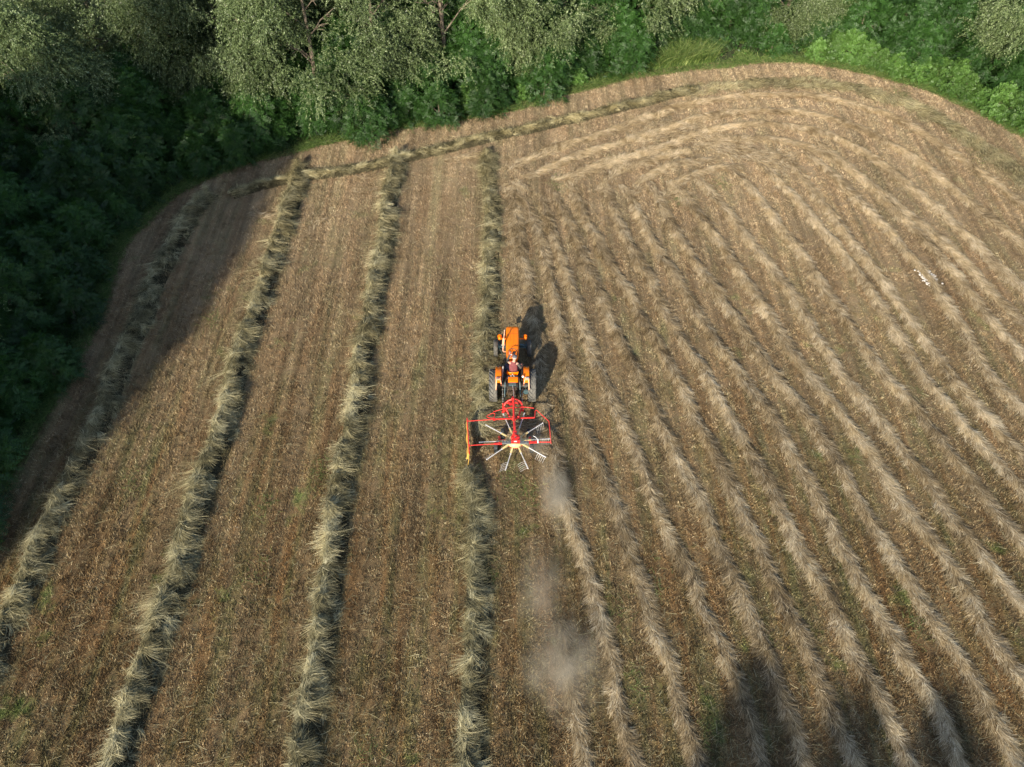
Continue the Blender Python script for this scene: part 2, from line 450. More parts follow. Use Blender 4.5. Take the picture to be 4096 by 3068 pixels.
def rope_height(s, u, h, seed):
    """crest on the left, lobes tumbling to the right with hollows between them"""
    lob = np.clip((vnoise(s * 1.45, u * .5 + 4, seed + 61) * .7 + vnoise(s * 3.2, u * .9 + 4, seed + 64) * .3 - .40) * 4.2, 0, 1)
    crest = np.exp(-((u + .42) / .34) ** 2) * (.75 + .5 * vnoise(s * 2.3, s * 0, seed + 62))
    right = lob * np.exp(-((u - .15) / .52) ** 2) * (.55 + .35 * vnoise(s * 4, u * 3, seed + 63))
    return h * np.maximum(crest, right) * np.clip((1.15 - np.abs(u)) * 3, 0, 1), lob
def windrow(label, pts, wd, h, dens, seed, cat='windrow', group='raked hay windrows', mt=None, flat=0.):
    """tall rope of raked hay: a lumpy bed and thousands of stalks lying in curled tufts"""
    c, T, Ln = resample(pts)
    root = empty('hay_windrow', (c[len(c) // 2][0], c[len(c) // 2][1], 0)); tag(root, label, cat, group)
    off = np.array([root.location.x, root.location.y])
    c = c - off
    N = np.stack([-T[:, 1], T[:, 0]], 1)
    sc_ = np.arange(len(c)) * .1
    c = c + N * ((vnoise(sc_ * .55, sc_ * 0, seed + 31) - .5) * .30)[:, None]
    # bed
    nu = 15; us = np.linspace(-1.05, 1.05, nu); V = np.zeros((len(c), nu, 3))
    for j, u in enumerate(us):
        hh, _ = rope_height(sc_, np.full(len(c), u), h, seed)
        V[:, j, :2] = c + N * (u * wd * .5); V[:, j, 2] = hh * .78 + (.02 if 0 < j < nu - 1 else -.03)
    i = (np.arange(len(c) - 1)[:, None] * nu + np.arange(nu - 1)[None]).ravel()
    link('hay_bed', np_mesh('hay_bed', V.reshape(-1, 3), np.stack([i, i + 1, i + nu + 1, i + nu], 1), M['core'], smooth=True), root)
    nt_ = int(Ln * dens)
    s = RNG.random(nt_) * Ln * .999; i = np.minimum((s / .1).astype(int), len(c) - 1)
    cr = RNG.random(nt_) < .42
    u = np.where(cr, RNG.normal(-.46, .15, nt_), RNG.uniform(-.5, 1.05, nt_))
    u = np.clip(u, -.75, 1.2)
    z, lob = rope_height(s, u, h, seed)
    keep = cr | (RNG.random(nt_) < .08 + .95 * lob)
    s, i, u, z, lob, cr = [q[keep] for q in (s, i, u, z, lob, cr)]; nt_ = len(s)
    per = 34
    along = np.clip(-(u + .05) * 3.0, 0, 1)
    ang = along * (1.42 + RNG.normal(0, .30, nt_)) * np.where(RNG.random(nt_) < .3, -1, 1) + (1 - along) * ((vnoise(s * 1.2, u * .8 + 3, seed + 7) - .42) * 2.4 + RNG.normal(0, .35, nt_))
    dx = np.cos(ang)[:, None] * N[i] + np.sin(ang)[:, None] * T[i]
    tl = .18 + .22 * RNG.random(nt_)
    curl = RNG.normal(0, .8, nt_) + (vnoise(s * 1.3, u * 1.1, seed + 8) - .5) * 2.2
    ctr = c[i] + N[i] * (u * wd * .5)[:, None]
    rep = lambda a: np.repeat(a, per, axis=0)
    n = nt_ * per
    D2 = rep(dx); P2 = rep(ctr) + RNG.normal(0, .045, (n, 2)) - D2 * (rep(tl) * .45)[:, None]
    a2 = RNG.normal(0, .36, n); ca, sa = np.cos(a2), np.sin(a2)
    D2 = np.stack([D2[:, 0] * ca - D2[:, 1] * sa, D2[:, 0] * sa + D2[:, 1] * ca], 1)
    P = np.c_[P2, rep(z) + np.abs(RNG.normal(.03, .035, n))]
    D = nrm(np.c_[D2, RNG.normal(0.10, .16, n) - np.clip(rep(u), 0, 1) * .25])
    side = np.stack([-D2[:, 1], D2[:, 0]], 1) * rep(curl)[:, None]
    bend = np.c_[side, RNG.normal(-.25, .15, n)]
    L = rep(tl) * (.7 + .6 * RNG.random(n)); W = .008 + .009 * RNG.random(n)
    V, Q, k = ribbons(P, D, L, W, bend, 3)
    tuft = np.clip(.47 + (vnoise(s * 2.2, u * 2, seed + 9) - .5) * .55 + RNG.normal(0, .20, nt_) + .09 * cr, .02, 1)  # crest stalks tinted paler, painting in the sunlit side of the rope
    t = np.clip(rep(tuft) + RNG.normal(0, .17, n), 0, 1)
    o = link('hay_stalks', np_mesh('hay_stalks', V, Q, mt or M['hay'], np.repeat(t, k)), root); o['kind'] = 'stuff'
    return root

def swath(label, pts, wd=.8, h=.11, dens=420, seed=1, pale=0., along=.0, group='swaths of mown hay not yet raked', name='hay_swath', mt='swath'):
    """flat swath: stalks combed outwards from the middle like a fir twig"""
    c, T, Ln = resample(pts)
    root = empty(name, (c[len(c) // 2][0], c[len(c) // 2][1], 0)); tag(root, label, 'hay swath', group)
    c = c - np.array([root.location.x, root.location.y])
    N = np.stack([T[:, 1], -T[:, 0]], 1)
    # wander of the swath's middle, so that its edge is uneven
    s_ = np.arange(len(c)) * .1
    c = c + N * ((vnoise(s_ * .7, s_ * 0, seed + 21) - .5) * .14 + (vnoise(s_ * 2.1, s_ * 0, seed + 22) - .5) * .08)[:, None]
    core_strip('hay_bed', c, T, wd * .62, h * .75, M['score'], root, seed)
    n = int(Ln * dens)
    s = RNG.random(n) * Ln * .999
    cl = vnoise(s * 1.6, s * 0, seed + 3)
    keep = RNG.random(n) < (.65 + .45 * cl) * np.clip(s / 3 + .35, 0, 1)
    s = s[keep]; n = len(s); i = np.minimum((s / .1).astype(int), len(c) - 1)
    # locks: stalks snap to shared positions and headings
    lock = np.floor(s * 6.5).astype(int) * 9 + RNG.integers(0, 9, n)
    lr = np.random.default_rng(seed + 40).random((lock.max() + 8, 5))
    lu = (lr[lock, 0] - .5) * 1.9
    u = np.clip(lu * .75 + RNG.normal(0, .22, n), -1.15, 1.15)
    wv = wd * (.7 + .55 * vnoise(s * 1.1, s * 0, seed + 4))
    z = h * np.maximum(0, 1 - np.abs(u) ** 1.8) * (.5 + .9 * vnoise(s * 2.3, u * 1.5, seed + 1)) * np.clip(s / 5 + .15, 0, 1) + .02
    ang = u * (.46 - .3 * along) + (lr[lock, 1] - .5) * .75 + RNG.normal(0, .26, n) + (vnoise(s * .9, u * .7, seed + 6) - .5) * (.9 + along)
    ca, sa = np.cos(ang), np.sin(ang)
    D2 = T[i] * ca[:, None] + N[i] * sa[:, None]
    L = (.17 + .26 * RNG.random(n))
    P = np.c_[c[i] + N[i] * (u * wv * .42)[:, None] - D2 * (L * .35)[:, None], z + RNG.random(n) * .025]
    D = nrm(np.c_[D2, RNG.normal(.10, .12, n)])
    curl = (lr[lock, 2] - .5) * .7 + np.sign(u) * .18
    bend = np.c_[np.stack([-D2[:, 1], D2[:, 0]], 1) * -curl[:, None], RNG.normal(-.22, .10, n)]
    W = .0075 + .010 * RNG.random(n)
    V, Q, k = ribbons(P, D, L, W, bend, 3, roll=.35)
    t = np.clip(.45 + pale + (lr[lock, 3] - .5) * .75 + (vnoise(s * .8, u * .6, seed + 9) - .5) * .40 - .10 * np.abs(u) + RNG.normal(0, .13, n), 0, 1)
    me = np_mesh('hay_stalks', V, Q, M[mt], np.repeat(t, k))
    o = link('hay_stalks', me, root); o['kind'] = 'stuff'
    return root
#SECTION-SETTING
# ================================================================== ground and field
EDGE = [(-19.6, -60), (-19.5, -20), (-19.4, 5), (-19.3, 13.2), (-19.0, 16.0), (-18.5, 18.1), (-18.3, 20.5), (-18.5, 24.4), (-18.7, 28.0), (-18.6, 30.7), (-17.2, 33.6), (-14.9, 36.0),
        (-11.7, 37.5), (-9.1, 38.6), (-5.9, 39.75), (-2.8, 40.7), (.4, 41.9), (3.95, 43.7), (6.3, 45.0), (9.8, 46.1), (14.2, 46.9), (17.6, 47.05), (20.6, 46.4),
        (23.2, 44.7), (25.6, 42.9), (27.1, 40.9), (28.5, 39.0), (29.7, 36.9), (33, 30), (36, 20), (38, 5), (38, -60)]
def edge_pts(step=.5):
    p = np.array(EDGE, float)
    for _ in range(2):
        q = [p[0]]
        for a, b in zip(p, p[1:]): q += [a * .75 + b * .25, a * .25 + b * .75]
        p = np.array(q + [p[-1]])
    s = np.r_[0, np.cumsum(np.linalg.norm(np.diff(p, axis=0), axis=1))]
    t = np.arange(0, s[-1], step)
    c = np.stack([np.interp(t, s, p[:, 0]), np.interp(t, s, p[:, 1])], 1)
    T = np.gradient(c, axis=0); T /= np.linalg.norm(T, axis=1, keepdims=True)
    return c, T, np.stack([-T[:, 1], T[:, 0]], 1)       # N points out of the field
EC, ET, EN = edge_pts(.25)
def inside(x, y):
    """signed: positive inside the field (metres from the edge, roughly)"""
    d = np.empty(len(x))
    for a in range(0, len(x), 20000):
        dx = x[a:a + 20000, None] - EC[None, ::2, 0]; dy = y[a:a + 20000, None] - EC[None, ::2, 1]
        j = np.argmin(dx * dx + dy * dy, axis=1); k = np.arange(len(j))
        d[a:a + 20000] = -(dx[k, j] * EN[::2][j, 0] + dy[k, j] * EN[::2][j, 1])
    return d

def forest_floor():
    m = bpy.data.materials.new('forest_floor'); m.use_nodes = True
    n = m.node_tree.nodes; l = m.node_tree.links; b = n['Principled BSDF']; b.inputs['Roughness'].default_value = .95
    geo = n.new('ShaderNodeNewGeometry'); P = geo.outputs['Position']
    r = ramp(n, [(0.25, (.018, .020, .009)), (.5, (.045, .055, .018)), (.75, (.08, .095, .03))])
    l.new(noise(n, l, P, 5, 8, .7), r.inputs[0])
    l.new(r.outputs[0], b.inputs['Base Color'])
    bp = n.new('ShaderNodeBump'); bp.inputs['Distance'].default_value = .15; l.new(noise(n, l, P, 9, 5, .7), bp.inputs['Height']); l.new(bp.outputs[0], b.inputs['Normal'])
    return m
mb = MB(); s_ = 900
gx = np.array([-900, -200, -60, 60, 200, 900.]); V = np.array([(x, y, -.06) for y in gx for x in gx])
Q = np.array([(j * 6 + i, j * 6 + i + 1, j * 6 + i + 7, j * 6 + i + 6) for j in range(5) for i in range(5)])
g = link('ground', np_mesh('ground', V, Q, forest_floor())); tag(g, kind='structure')

# field: a fine grid near the camera with gentle swells, closed by the curved edge
def field_mesh():
    xs = np.arange(-21, 40, .5); ys = np.arange(-62, 49, .5)
    X, Y = np.meshgrid(xs, ys); x = X.ravel(); y = Y.ravel()
    d = inside(x, y)
    # pull grid points that fall just outside on to the edge
    dx = x[:, None] - EC[None, ::2, 0]; dy = y[:, None] - EC[None, ::2, 1]
    j = np.argmin(dx * dx + dy * dy, axis=1)
    near = (np.abs(d) < .36)
    x = np.where(near, EC[::2][j, 0], x); y = np.where(near, EC[::2][j, 1], y)
    ok = d > -.36
    z = np.zeros_like(x)
    nx = len(xs); i = (np.arange(len(ys) - 1)[:, None] * nx + np.arange(nx - 1)[None]).ravel()
    q = np.stack([i, i + 1, i + nx + 1, i + nx], 1)
    q = q[ok[q].all(1)]
    us, inv = np.unique(q, return_inverse=True)
    return np.stack([x, y, z], 1)[us], inv.reshape(q.shape)
V, Q = field_mesh()
fo = link('field', np_mesh('field', V, Q, M['field'])); tag(fo, kind='structure')

# ------------------------------------------------------------------ stubble (countless short cut stalks)
def stubble():
    n = 2600000
    y = 4.5 + 44 * RNG.random(n) ** 1.25
    half = 4 + (y * math.cos(PITCH) + CAM_H * math.sin(PITCH)) * .60
    x = (RNG.random(n) * 2 - 1) * half
    m_ = (x > -20.5)
    x = x[m_]; y = y[m_]
    d = inside(x, y); m_ = d > -.25; x = x[m_]; y = y[m_]
    cl = vnoise(x * 7, y * 7, 3) * .65 + vnoise(x * 1.7, y * 1.7, 4) * .35
    m_ = RNG.random(len(x)) < np.clip((cl - .22) * 1.9, .04, 1)
    x = x[m_]; y = y[m_]
    n = len(x)
    dist = np.sqrt(y * y + CAM_H ** 2)
    h = (.04 + .065 * RNG.random(n)) * (.7 + .6 * vnoise(x * .9, y * .5, 8))
    wd = (.005 + .008 * RNG.random(n)) * (dist / 27) ** .5
    a = RNG.random(n) * PI; lean = RNG.normal(0, .5, (n, 2)) * h[:, None]
    V = np.zeros((n, 3, 3))
    V[:, 0] = np.c_[x - np.cos(a) * wd, y - np.sin(a) * wd, np.zeros(n)]
    V[:, 1] = np.c_[x + np.cos(a) * wd, y + np.sin(a) * wd, np.zeros(n)]
    V[:, 2] = np.c_[x + lean[:, 0], y + lean[:, 1], h]
    t = np.clip(.54 + (vnoise(x * 5, y * 5, 15) - .5) * .45 + RNG.normal(0, .21, n) * np.clip(1.25 - y / 60, .5, 1), 0, 1)
    me = np_mesh('stubble', V.reshape(-1, 3), np.arange(n * 3).reshape(-1, 3), M['stub'], np.repeat(t, 3))
    tag(link('stubble', me), 'short brown and olive stubble all over the mown field', 'stubble', kind='stuff')
stubble()

def blades(name, x, y, h, wd, lean, m, label, cat, t0=.45, z0=0., bf=.9):
    n = len(x)
    a = RNG.random(n) * 2 * PI
    D = nrm(np.c_[np.cos(a) * lean, np.sin(a) * lean, np.ones(n)])
    V, Q, k = ribbons(np.c_[x, y, np.full(n, z0)], D, h, wd, np.c_[np.cos(a) * lean * bf, np.sin(a) * lean * bf, -.25 * np.ones(n)], 3, roll=2, taper=.85, floor=-.05)
    t = np.clip(t0 + RNG.normal(0, .26, n), 0, 1)
    return tag(link(name, np_mesh(name, V, Q, m, np.repeat(t, k))), label, cat, kind='stuff')
# verge grass along the edge
n = 150000
k = RNG.integers(0, len(EC), n); k = k[(EC[k, 1] > 5) & (EC[k, 1] < 60)]; n = len(k)
off = RNG.gamma(1.4, .28, n) - .2 + .5 * (vnoise(k * .12, k * 0., 33) - .5)
x = EC[k, 0] + EN[k, 0] * off + RNG.normal(0, .1, n); y = EC[k, 1] + EN[k, 1] * off + RNG.normal(0, .1, n)
blades('verge_grass', x, y, (.10 + .26 * RNG.random(n)) * (.6 + .8 * vnoise(k * .2, k * 0., 31)), .012 + .014 * RNG.random(n), .5 + .4 * RNG.random(n), M['grass'],
       'ragged green grass along the foot of the bushes at the field edge', 'grass')
# tall reedy grass at the top of the field
n = 26000
x = 7.2 + 14.5 * RNG.random(n); yy = np.interp(x, EC[:, 0][(EC[:, 1] > 36)], EC[:, 1][(EC[:, 1] > 36)])
dep = RNG.random(n) ** 1.2 * 3.4
wgt = vnoise(x * .9, dep * 1.2, 71) + .5 * np.exp(-((x - 10.7) / 2.6) ** 2)
kp = wgt > .5; x = x[kp]; dep = dep[kp]; yy = yy[kp]; n = len(x)
hh = np.where((x > 8) & (x < 13.5), 1.0, .45) * (.35 + 1.0 * np.exp(-((x - 10.5) / 3.0) ** 2)) * (.6 + .8 * RNG.random(n))
blades('tall_grass', x, yy + .25 + dep, hh, .024 + .02 * RNG.random(n), .12 + .22 * RNG.random(n), M['grass'],
       'tall yellow-green reedy grass between the bushes at the top of the field', 'grass', .55, bf=1.4)
# green tufts growing through the stubble
tx = [F_(1130, 1050), F_(1150, 1075), F_(1105, 1040), F_(700, 1010), F_(685, 1040), F_(575, 1090), F_(285, 1040), F_(555, 1240), F_(1205, 400), F_(1555, 400), F_(1460, 430), F_(1950, 205), F_(1935, 200), F_(2115, 345), F_(1060, 1230), F_(800, 1650), F_(455, 690),
      A_(870, 1500), A_(560, 1290), A_(500, 990), A_(640, 890), A_(1170, 560), A_(1760, 1050)]
X = []; Y = []
for p in tx:
    kk = 110
    X.append(p.x + RNG.normal(0, .26, kk)); Y.append(p.y + RNG.normal(0, .42, kk))
X = np.concatenate(X); Y = np.concatenate(Y)
blades('grass_tufts', X, Y, .10 + .12 * RNG.random(len(X)), .008 + .010 * RNG.random(len(X)), .6 + .5 * RNG.random(len(X)), M['grass'], 'fresh green grass tufts growing through the brown stubble', 'grass', .5)

# ================================================================== raked windrows
windrow('long windrow in the tree shade, leftmost of the raked ropes of hay', [(-15.3, 33.6), (-16.0, 31.6), (-16.3, 28), (-16.2, 22), (-16.35, 14), (-16.45, 7), (-16.5, -1)], .88, .34, 66, 101)
windrow('long raked windrow of hay, second rope from the left edge of the field', [(-11.0, 35.9), (-11.1, 34), (-11.25, 25), (-11.25, 17), (-11.45, 8), (-11.5, -1)], .84, .46, 78, 202)
windrow('long raked windrow of hay, next one to the left of the tractor', [(-6.0, 36.9), (-6.1, 34), (-6.2, 25), (-6.25, 16), (-6.15, 8), (-6.1, -1)], .84, .46, 78, 303)
windrow('windrow of pale hay that the tractor drives along, ahead of the rake', [(-1.25, 37.2), (-1.05, 33), (-.95, 28), (-1.0, 23), (-1.15, 19.2), (-1.1, 18.2)], .84, .28, 78, 404)
windrow('fresh windrow lying behind the rake, at the bottom of the field', [(-1.35, 16.6), (-1.15, 15), (-1.2, 11), (-1.25, 7), (-1.2, -1)], .84, .38, 74, 505)
hd = [F_(x, y) for x, y in [(500, 420), (560, 400), (640, 385), (720, 372), (800, 360), (850, 345), (950, 328), (1060, 300), (1180, 275), (1300, 242), (1420, 215), (1500, 195)]]
windrow('lumpy headland windrow that crosses the tops of the straight windrows', hd, .85, .32, 60, 606)
hd2 = [F_(x, y) for x, y in [(1490, 197), (1600, 182), (1750, 178), (1850, 192), (1960, 222), (2080, 290), (2200, 375), (2330, 480)]]
swath('thin grey-green headland windrow curving along the top right edge', hd2, 1.9, .055, 1050, 707, .16, .9, 'raked hay windrows', 'hay_windrow', 'hay')
swath('flattened greyish hay between the tractor wheels and the next bare strip', [(-1.15, 24.5), (-1.2, 21.5), (-1.25, 18.8)], 1.1, .10, 1100, 708, .08, .2, 'small loose hay patches near the rake', 'hay_patch', 'hay')
for q, (lab, pts) in enumerate([('pale raked hay patch between the second and third windrow tops', [F_(770, 385), F_(860, 378)]), ('loose pale hay patch just below the headland windrow', [F_(765, 412), F_(850, 405)]),
                                ('pale hay patch between the headland and the windrow top by the field middle', [F_(960, 345), F_(1040, 338)]), ('dull hay wisps beside the shaded windrow top', [F_(540, 460), F_(610, 470)]),
                                ('hay wisps spilling from the right side of the second windrow', [F_(640, 520), F_(700, 470)])]):
    swath(lab, pts, .9, .05, 380, 900 + q, .12 if q < 3 else .05, 1, 'small loose hay patches near the headland', 'hay_patch')

# ================================================================== swaths still to be raked
SW = [
 ('hay swath running under the dust close to the right side of the rake', [B_(30, 330), B_(50, 470), B_(75, 600), B_(95, 720), A_(165, 60), A_(205, 230), A_(225, 330), A_(270, 500), A_(305, 620), A_(345, 770), A_(390, 940), A_(420, 1060), A_(465, 1170), A_(495, 1270), A_(485, 1400), A_(530, 1510), A_(575, 1655), A_(600, 1720)]),
 ('short hay swath remnant below the dust cloud at the bottom', [A_(255, 1050), A_(275, 1160), A_(290, 1270), A_(325, 1400), A_(340, 1540), A_(350, 1655), A_(355, 1700)]),
 ('second hay swath to the right of the tractor', [B_(60, 360), B_(100, 470), B_(130, 590), B_(152, 700), A_(290, 0), A_(340, 150), A_(380, 280), A_(430, 420), A_(480, 560), A_(530, 680), A_(570, 830), A_(620, 950), A_(660, 1080), A_(700, 1200), A_(740, 1330), A_(780, 1470), A_(830, 1655), A_(845, 1710)]),
 ('third hay swath to the right of the tractor', [B_(95, 350), B_(130, 450), B_(165, 560), B_(205, 680), A_(430, 20), A_(500, 160), A_(560, 290), A_(600, 420), A_(650, 540), A_(700, 660), A_(760, 780), A_(830, 880), A_(860, 1000), A_(920, 1130), A_(970, 1250), A_(1010, 1350), A_(1060, 1500), A_(1110, 1655), A_(1125, 1710)]),
 ('fourth hay swath to the right of the tractor', [B_(130, 350), B_(185, 460), B_(240, 590), B_(290, 700), A_(590, 20), A_(650, 130), A_(700, 250), A_(760, 370), A_(820, 500), A_(880, 620), A_(920, 740), A_(980, 860), A_(1020, 960), A_(1080, 1080), A_(1130, 1200), A_(1170, 1330), A_(1220, 1450), A_(1275, 1655), A_(1290, 1710)]),
 ('fifth hay swath to the right of the tractor', [B_(170, 330), B_(220, 440), B_(290, 560), B_(360, 680), A_(740, 10), A_(830, 200), A_(880, 290), A_(950, 430), A_(1010, 570), A_(1060, 680), A_(1130, 800), A_(1180, 930), A_(1240, 1060), A_(1300, 1180), A_(1350, 1300), A_(1400, 1420), A_(1460, 1560), A_(1510, 1655), A_(1530, 1710)]),
 ('hay swath with a pale whorl, sixth to the right of the tractor', [B_(250, 330), B_(310, 470), B_(375, 590), B_(440, 700), A_(880, 20), A_(950, 150), A_(1020, 270), A_(1080, 380), A_(1150, 500), A_(1200, 620), A_(1260, 740), A_(1340, 860), A_(1400, 980), A_(1440, 1100), A_(1510, 1220), A_(1590, 1350), A_(1640, 1470), A_(1720, 1620), A_(1745, 1700)]),
 ('seventh hay swath to the right of the tractor', [B_(300, 330), B_(370, 470), B_(440, 580), B_(505, 690), A_(1010, 0), A_(1080, 90), A_(1150, 180), A_(1220, 310), A_(1290, 450), A_(1360, 580), A_(1430, 720), A_(1490, 830), A_(1550, 950), A_(1630, 1060), A_(1690, 1170), A_(1750, 1270), A_(1820, 1380), A_(1880, 1500), A_(1940, 1655), A_(1960, 1700)]),
 ('eighth hay swath to the right of the tractor', [B_(350, 310), B_(375, 350), B_(450, 480), B_(525, 590), B_(600, 700), A_(1150, 0), A_(1210, 70), A_(1290, 170), A_(1370, 300), A_(1450, 430), A_(1510, 540), A_(1600, 670), A_(1660, 780), A_(1740, 890), A_(1800, 1000), A_(1870, 1110), A_(1950, 1220), A_(2030, 1360), A_(2100, 1500), A_(2170, 1640), A_(2200, 1700)]),
 ('ninth hay swath to the right of the tractor', [B_(415, 320), B_(440, 350), B_(480, 400), B_(560, 510), B_(640, 630), B_(710, 740), A_(1330, 40), A_(1420, 150), A_(1500, 260), A_(1600, 400), A_(1680, 520), A_(1760, 640), A_(1850, 750), A_(1930, 860), A_(1990, 980), A_(2060, 1090), A_(2140, 1210), A_(2250, 1350)]),
 ('tenth hay swath to the right of the tractor', [B_(470, 305), B_(500, 335), B_(530, 370), B_(610, 470), B_(695, 580), B_(770, 700), A_(1480, 50), A_(1570, 150), A_(1660, 270), A_(1740, 370), A_(1830, 480), A_(1890, 600), A_(1990, 700), A_(2060, 800), A_(2130, 900), A_(2260, 1060)]),
 ('eleventh hay swath to the right of the tractor', [B_(545, 280), B_(600, 330), B_(680, 430), B_(780, 570), B_(855, 680), A_(1620, 10), A_(1720, 110), A_(1830, 250), A_(1920, 370), A_(2010, 480), A_(2100, 600), A_(2260, 800)]),
 ('twelfth hay swath to the right of the tractor', [B_(620, 268), B_(680, 320), B_(790, 450), B_(880, 560), B_(960, 690), A_(1790, 30), A_(1880, 120), A_(1970, 240), A_(2110, 380), A_(2260, 560)]),
 ('hay swath just left of the heap of white stones', [B_(665, 248), B_(720, 290), B_(830, 440), B_(930, 570), B_(1020, 700), A_(1910, 20), A_(2000, 120), A_(2100, 230), A_(2260, 410)]),
 ('hay swath ending at the heap of white stones', [B_(740, 245), B_(850, 345), B_(950, 450), B_(1045, 560), B_(1120, 680), A_(2060, 10), A_(2130, 80), A_(2260, 220)]),
 ('hay swath just beyond the heap of white stones', [B_(770, 225), B_(880, 315), B_(990, 420), B_(1100, 540), B_(1190, 660), B_(1320, 800)]),
 ('innermost curved hay swath of the headland bend', [B_(480, 230), B_(620, 212), B_(740, 230), B_(850, 290), B_(980, 390), B_(1110, 500), B_(1210, 610), B_(1320, 720)]),
 ('curved hay swath second from the inside of the bend', [B_(130, 315), B_(250, 285), B_(400, 235), B_(520, 188), B_(650, 178), B_(790, 200), B_(910, 265), B_(1060, 385), B_(1180, 500), B_(1320, 630)]),
 ('curved hay swath third from the inside of the bend', [B_(60, 310), B_(200, 252), B_(350, 212), B_(500, 160), B_(620, 147), B_(760, 153), B_(880, 190), B_(1000, 260), B_(1140, 370), B_(1320, 520)]),
 ('outermost curved hay swath, next to the headland windrow', [B_(20, 285), B_(150, 235), B_(300, 188), B_(450, 130), B_(600, 110), B_(750, 110), B_(850, 130), B_(950, 160), B_(1100, 250), B_(1320, 415)]),
]
for q, (lab, pts) in enumerate(SW):
    far = q >= 9
    curved = q >= 16
    swath(lab, pts, .68 if not curved else .80, .105 if q < 9 else (.095 if not curved else .06), 1050 if q < 9 else (1100 if not curved else 1150), 1000 + 37 * q,
          [0, 0, .02, .02, .03, .05, .07, .09, .10, .12, .14, .14, .16, .16, .18, .18, .2, .2, .2, .2][q], 0 if not curved else 1.0)
for q, (lab, pts) in enumerate([
  ('outer short hay swath bending round below the headland arcs', [B_(165, 335), B_(178, 305), B_(235, 278), B_(330, 252), B_(425, 234)]),
  ('middle short hay swath bending round below the headland arcs', [B_(245, 345), B_(258, 312), B_(300, 286), B_(380, 262), B_(465, 248)]),
  ('inner short hay swath bending round below the headland arcs', [B_(325, 350), B_(342, 318), B_(385, 293), B_(450, 275), B_(530, 265)]),
  ('innermost short hay swath where the straight rows begin to turn', [B_(400, 360), B_(420, 330), B_(465, 302), B_(530, 287), B_(590, 285)])]):
    swath(lab, pts, .75, .06, 950, 1800 + q * 31, .16, .8)
# thin loose hay strewn over the bright middle of the bend
P0 = B_(420, 200); P1 = B_(620, 260)
swath('thin pale hay strewn across the middle of the headland bend', [B_(330, 215), B_(440, 185), B_(520, 225), B_(640, 262), B_(720, 280)], 2.6, .03, 900, 1999, .22, 1, 'small loose hay patches near the headland', 'hay_patch')
swath('pale hay heap left by the turn near the top of the tractor windrow', [B_(10, 350), B_(40, 325), B_(60, 345)], 1.1, .07, 700, 1998, .12, 1, 'small loose hay patches near the headland', 'hay_patch')
swath('loose straw strewn over the ground between the front windrow and the first swath', [(-.1, 35.0), (.1, 31), (.3, 27.5), (.5, 25.2)], 1.0, .04, 420, 1996, .06, .4, 'small loose hay patches near the rake', 'hay_patch')
swath('trampled hay lying under and in front of the rake', [(-1.0, 19.2), (.0, 18.6), (.9, 18.3), (1.5, 17.4)], 1.5, .05, 700, 1997, .03, 1, 'small loose hay patches near the rake', 'hay_patch')
# single stalks scattered everywhere
n = 30000
y = 5 + 40 * RNG.random(n) ** 1.3; x = (RNG.random(n) * 2 - 1) * (.66 * (y * .643 + 19.15)); kp = inside(x, y) > .3; x = x[kp]; y = y[kp]; n = len(x)
a = RNG.random(n) * 2 * PI
V, Q, k = ribbons(np.c_[x, y, .03 + .04 * RNG.random(n)], np.c_[np.cos(a), np.sin(a), np.zeros(n)], .12 + .28 * RNG.random(n), .007 + .008 * RNG.random(n), RNG.normal(0, .25, (n, 3)) * [1, 1, 0], 3)
tag(link('scattered_stalks', np_mesh('scattered_stalks', V, Q, M['hay'], np.repeat(np.clip(.45 + RNG.normal(0, .2, n), 0, 1), k))), 'single dry stalks scattered over the stubble between the rows', 'hay stalks', kind='stuff')
# white stones
c0 = F_(2005, 602)
mb = MB()
for _ in range(230):
    u, v = RNG.normal(0, .17), RNG.normal(0, .26)
    mb.ball((u * .9 - v * .25, v + u * .2, .07), .030 + .032 * random.random(), 7, (1, random.uniform(.6, 1.3), .6))
o = mb.build('stone_scatter', M['chip']); o.location = (c0.x, c0.y, 0)
tag(o, 'heap of small whitish stones lying among the swaths on the right', 'stones', kind='stuff')

#SECTION-TREES
# ================================================================== trees
def leaf_quads(P, A, Bv, L, W):
    """rhombic leaves: P base, A axis, Bv side"""
    V = np.stack([P, P + A * (L * .45)[:, None] + Bv * (W * .5)[:, None], P + A * L[:, None], P + A * (L * .45)[:, None] - Bv * (W * .5)[:, None]], 1)
    n = len(P)
    return V.reshape(-1, 3), np.arange(n * 4).reshape(-1, 4)
def rnd_side(A):
    S = np.cross(A, RNG.normal(0, 1, A.shape)); return nrm(S)

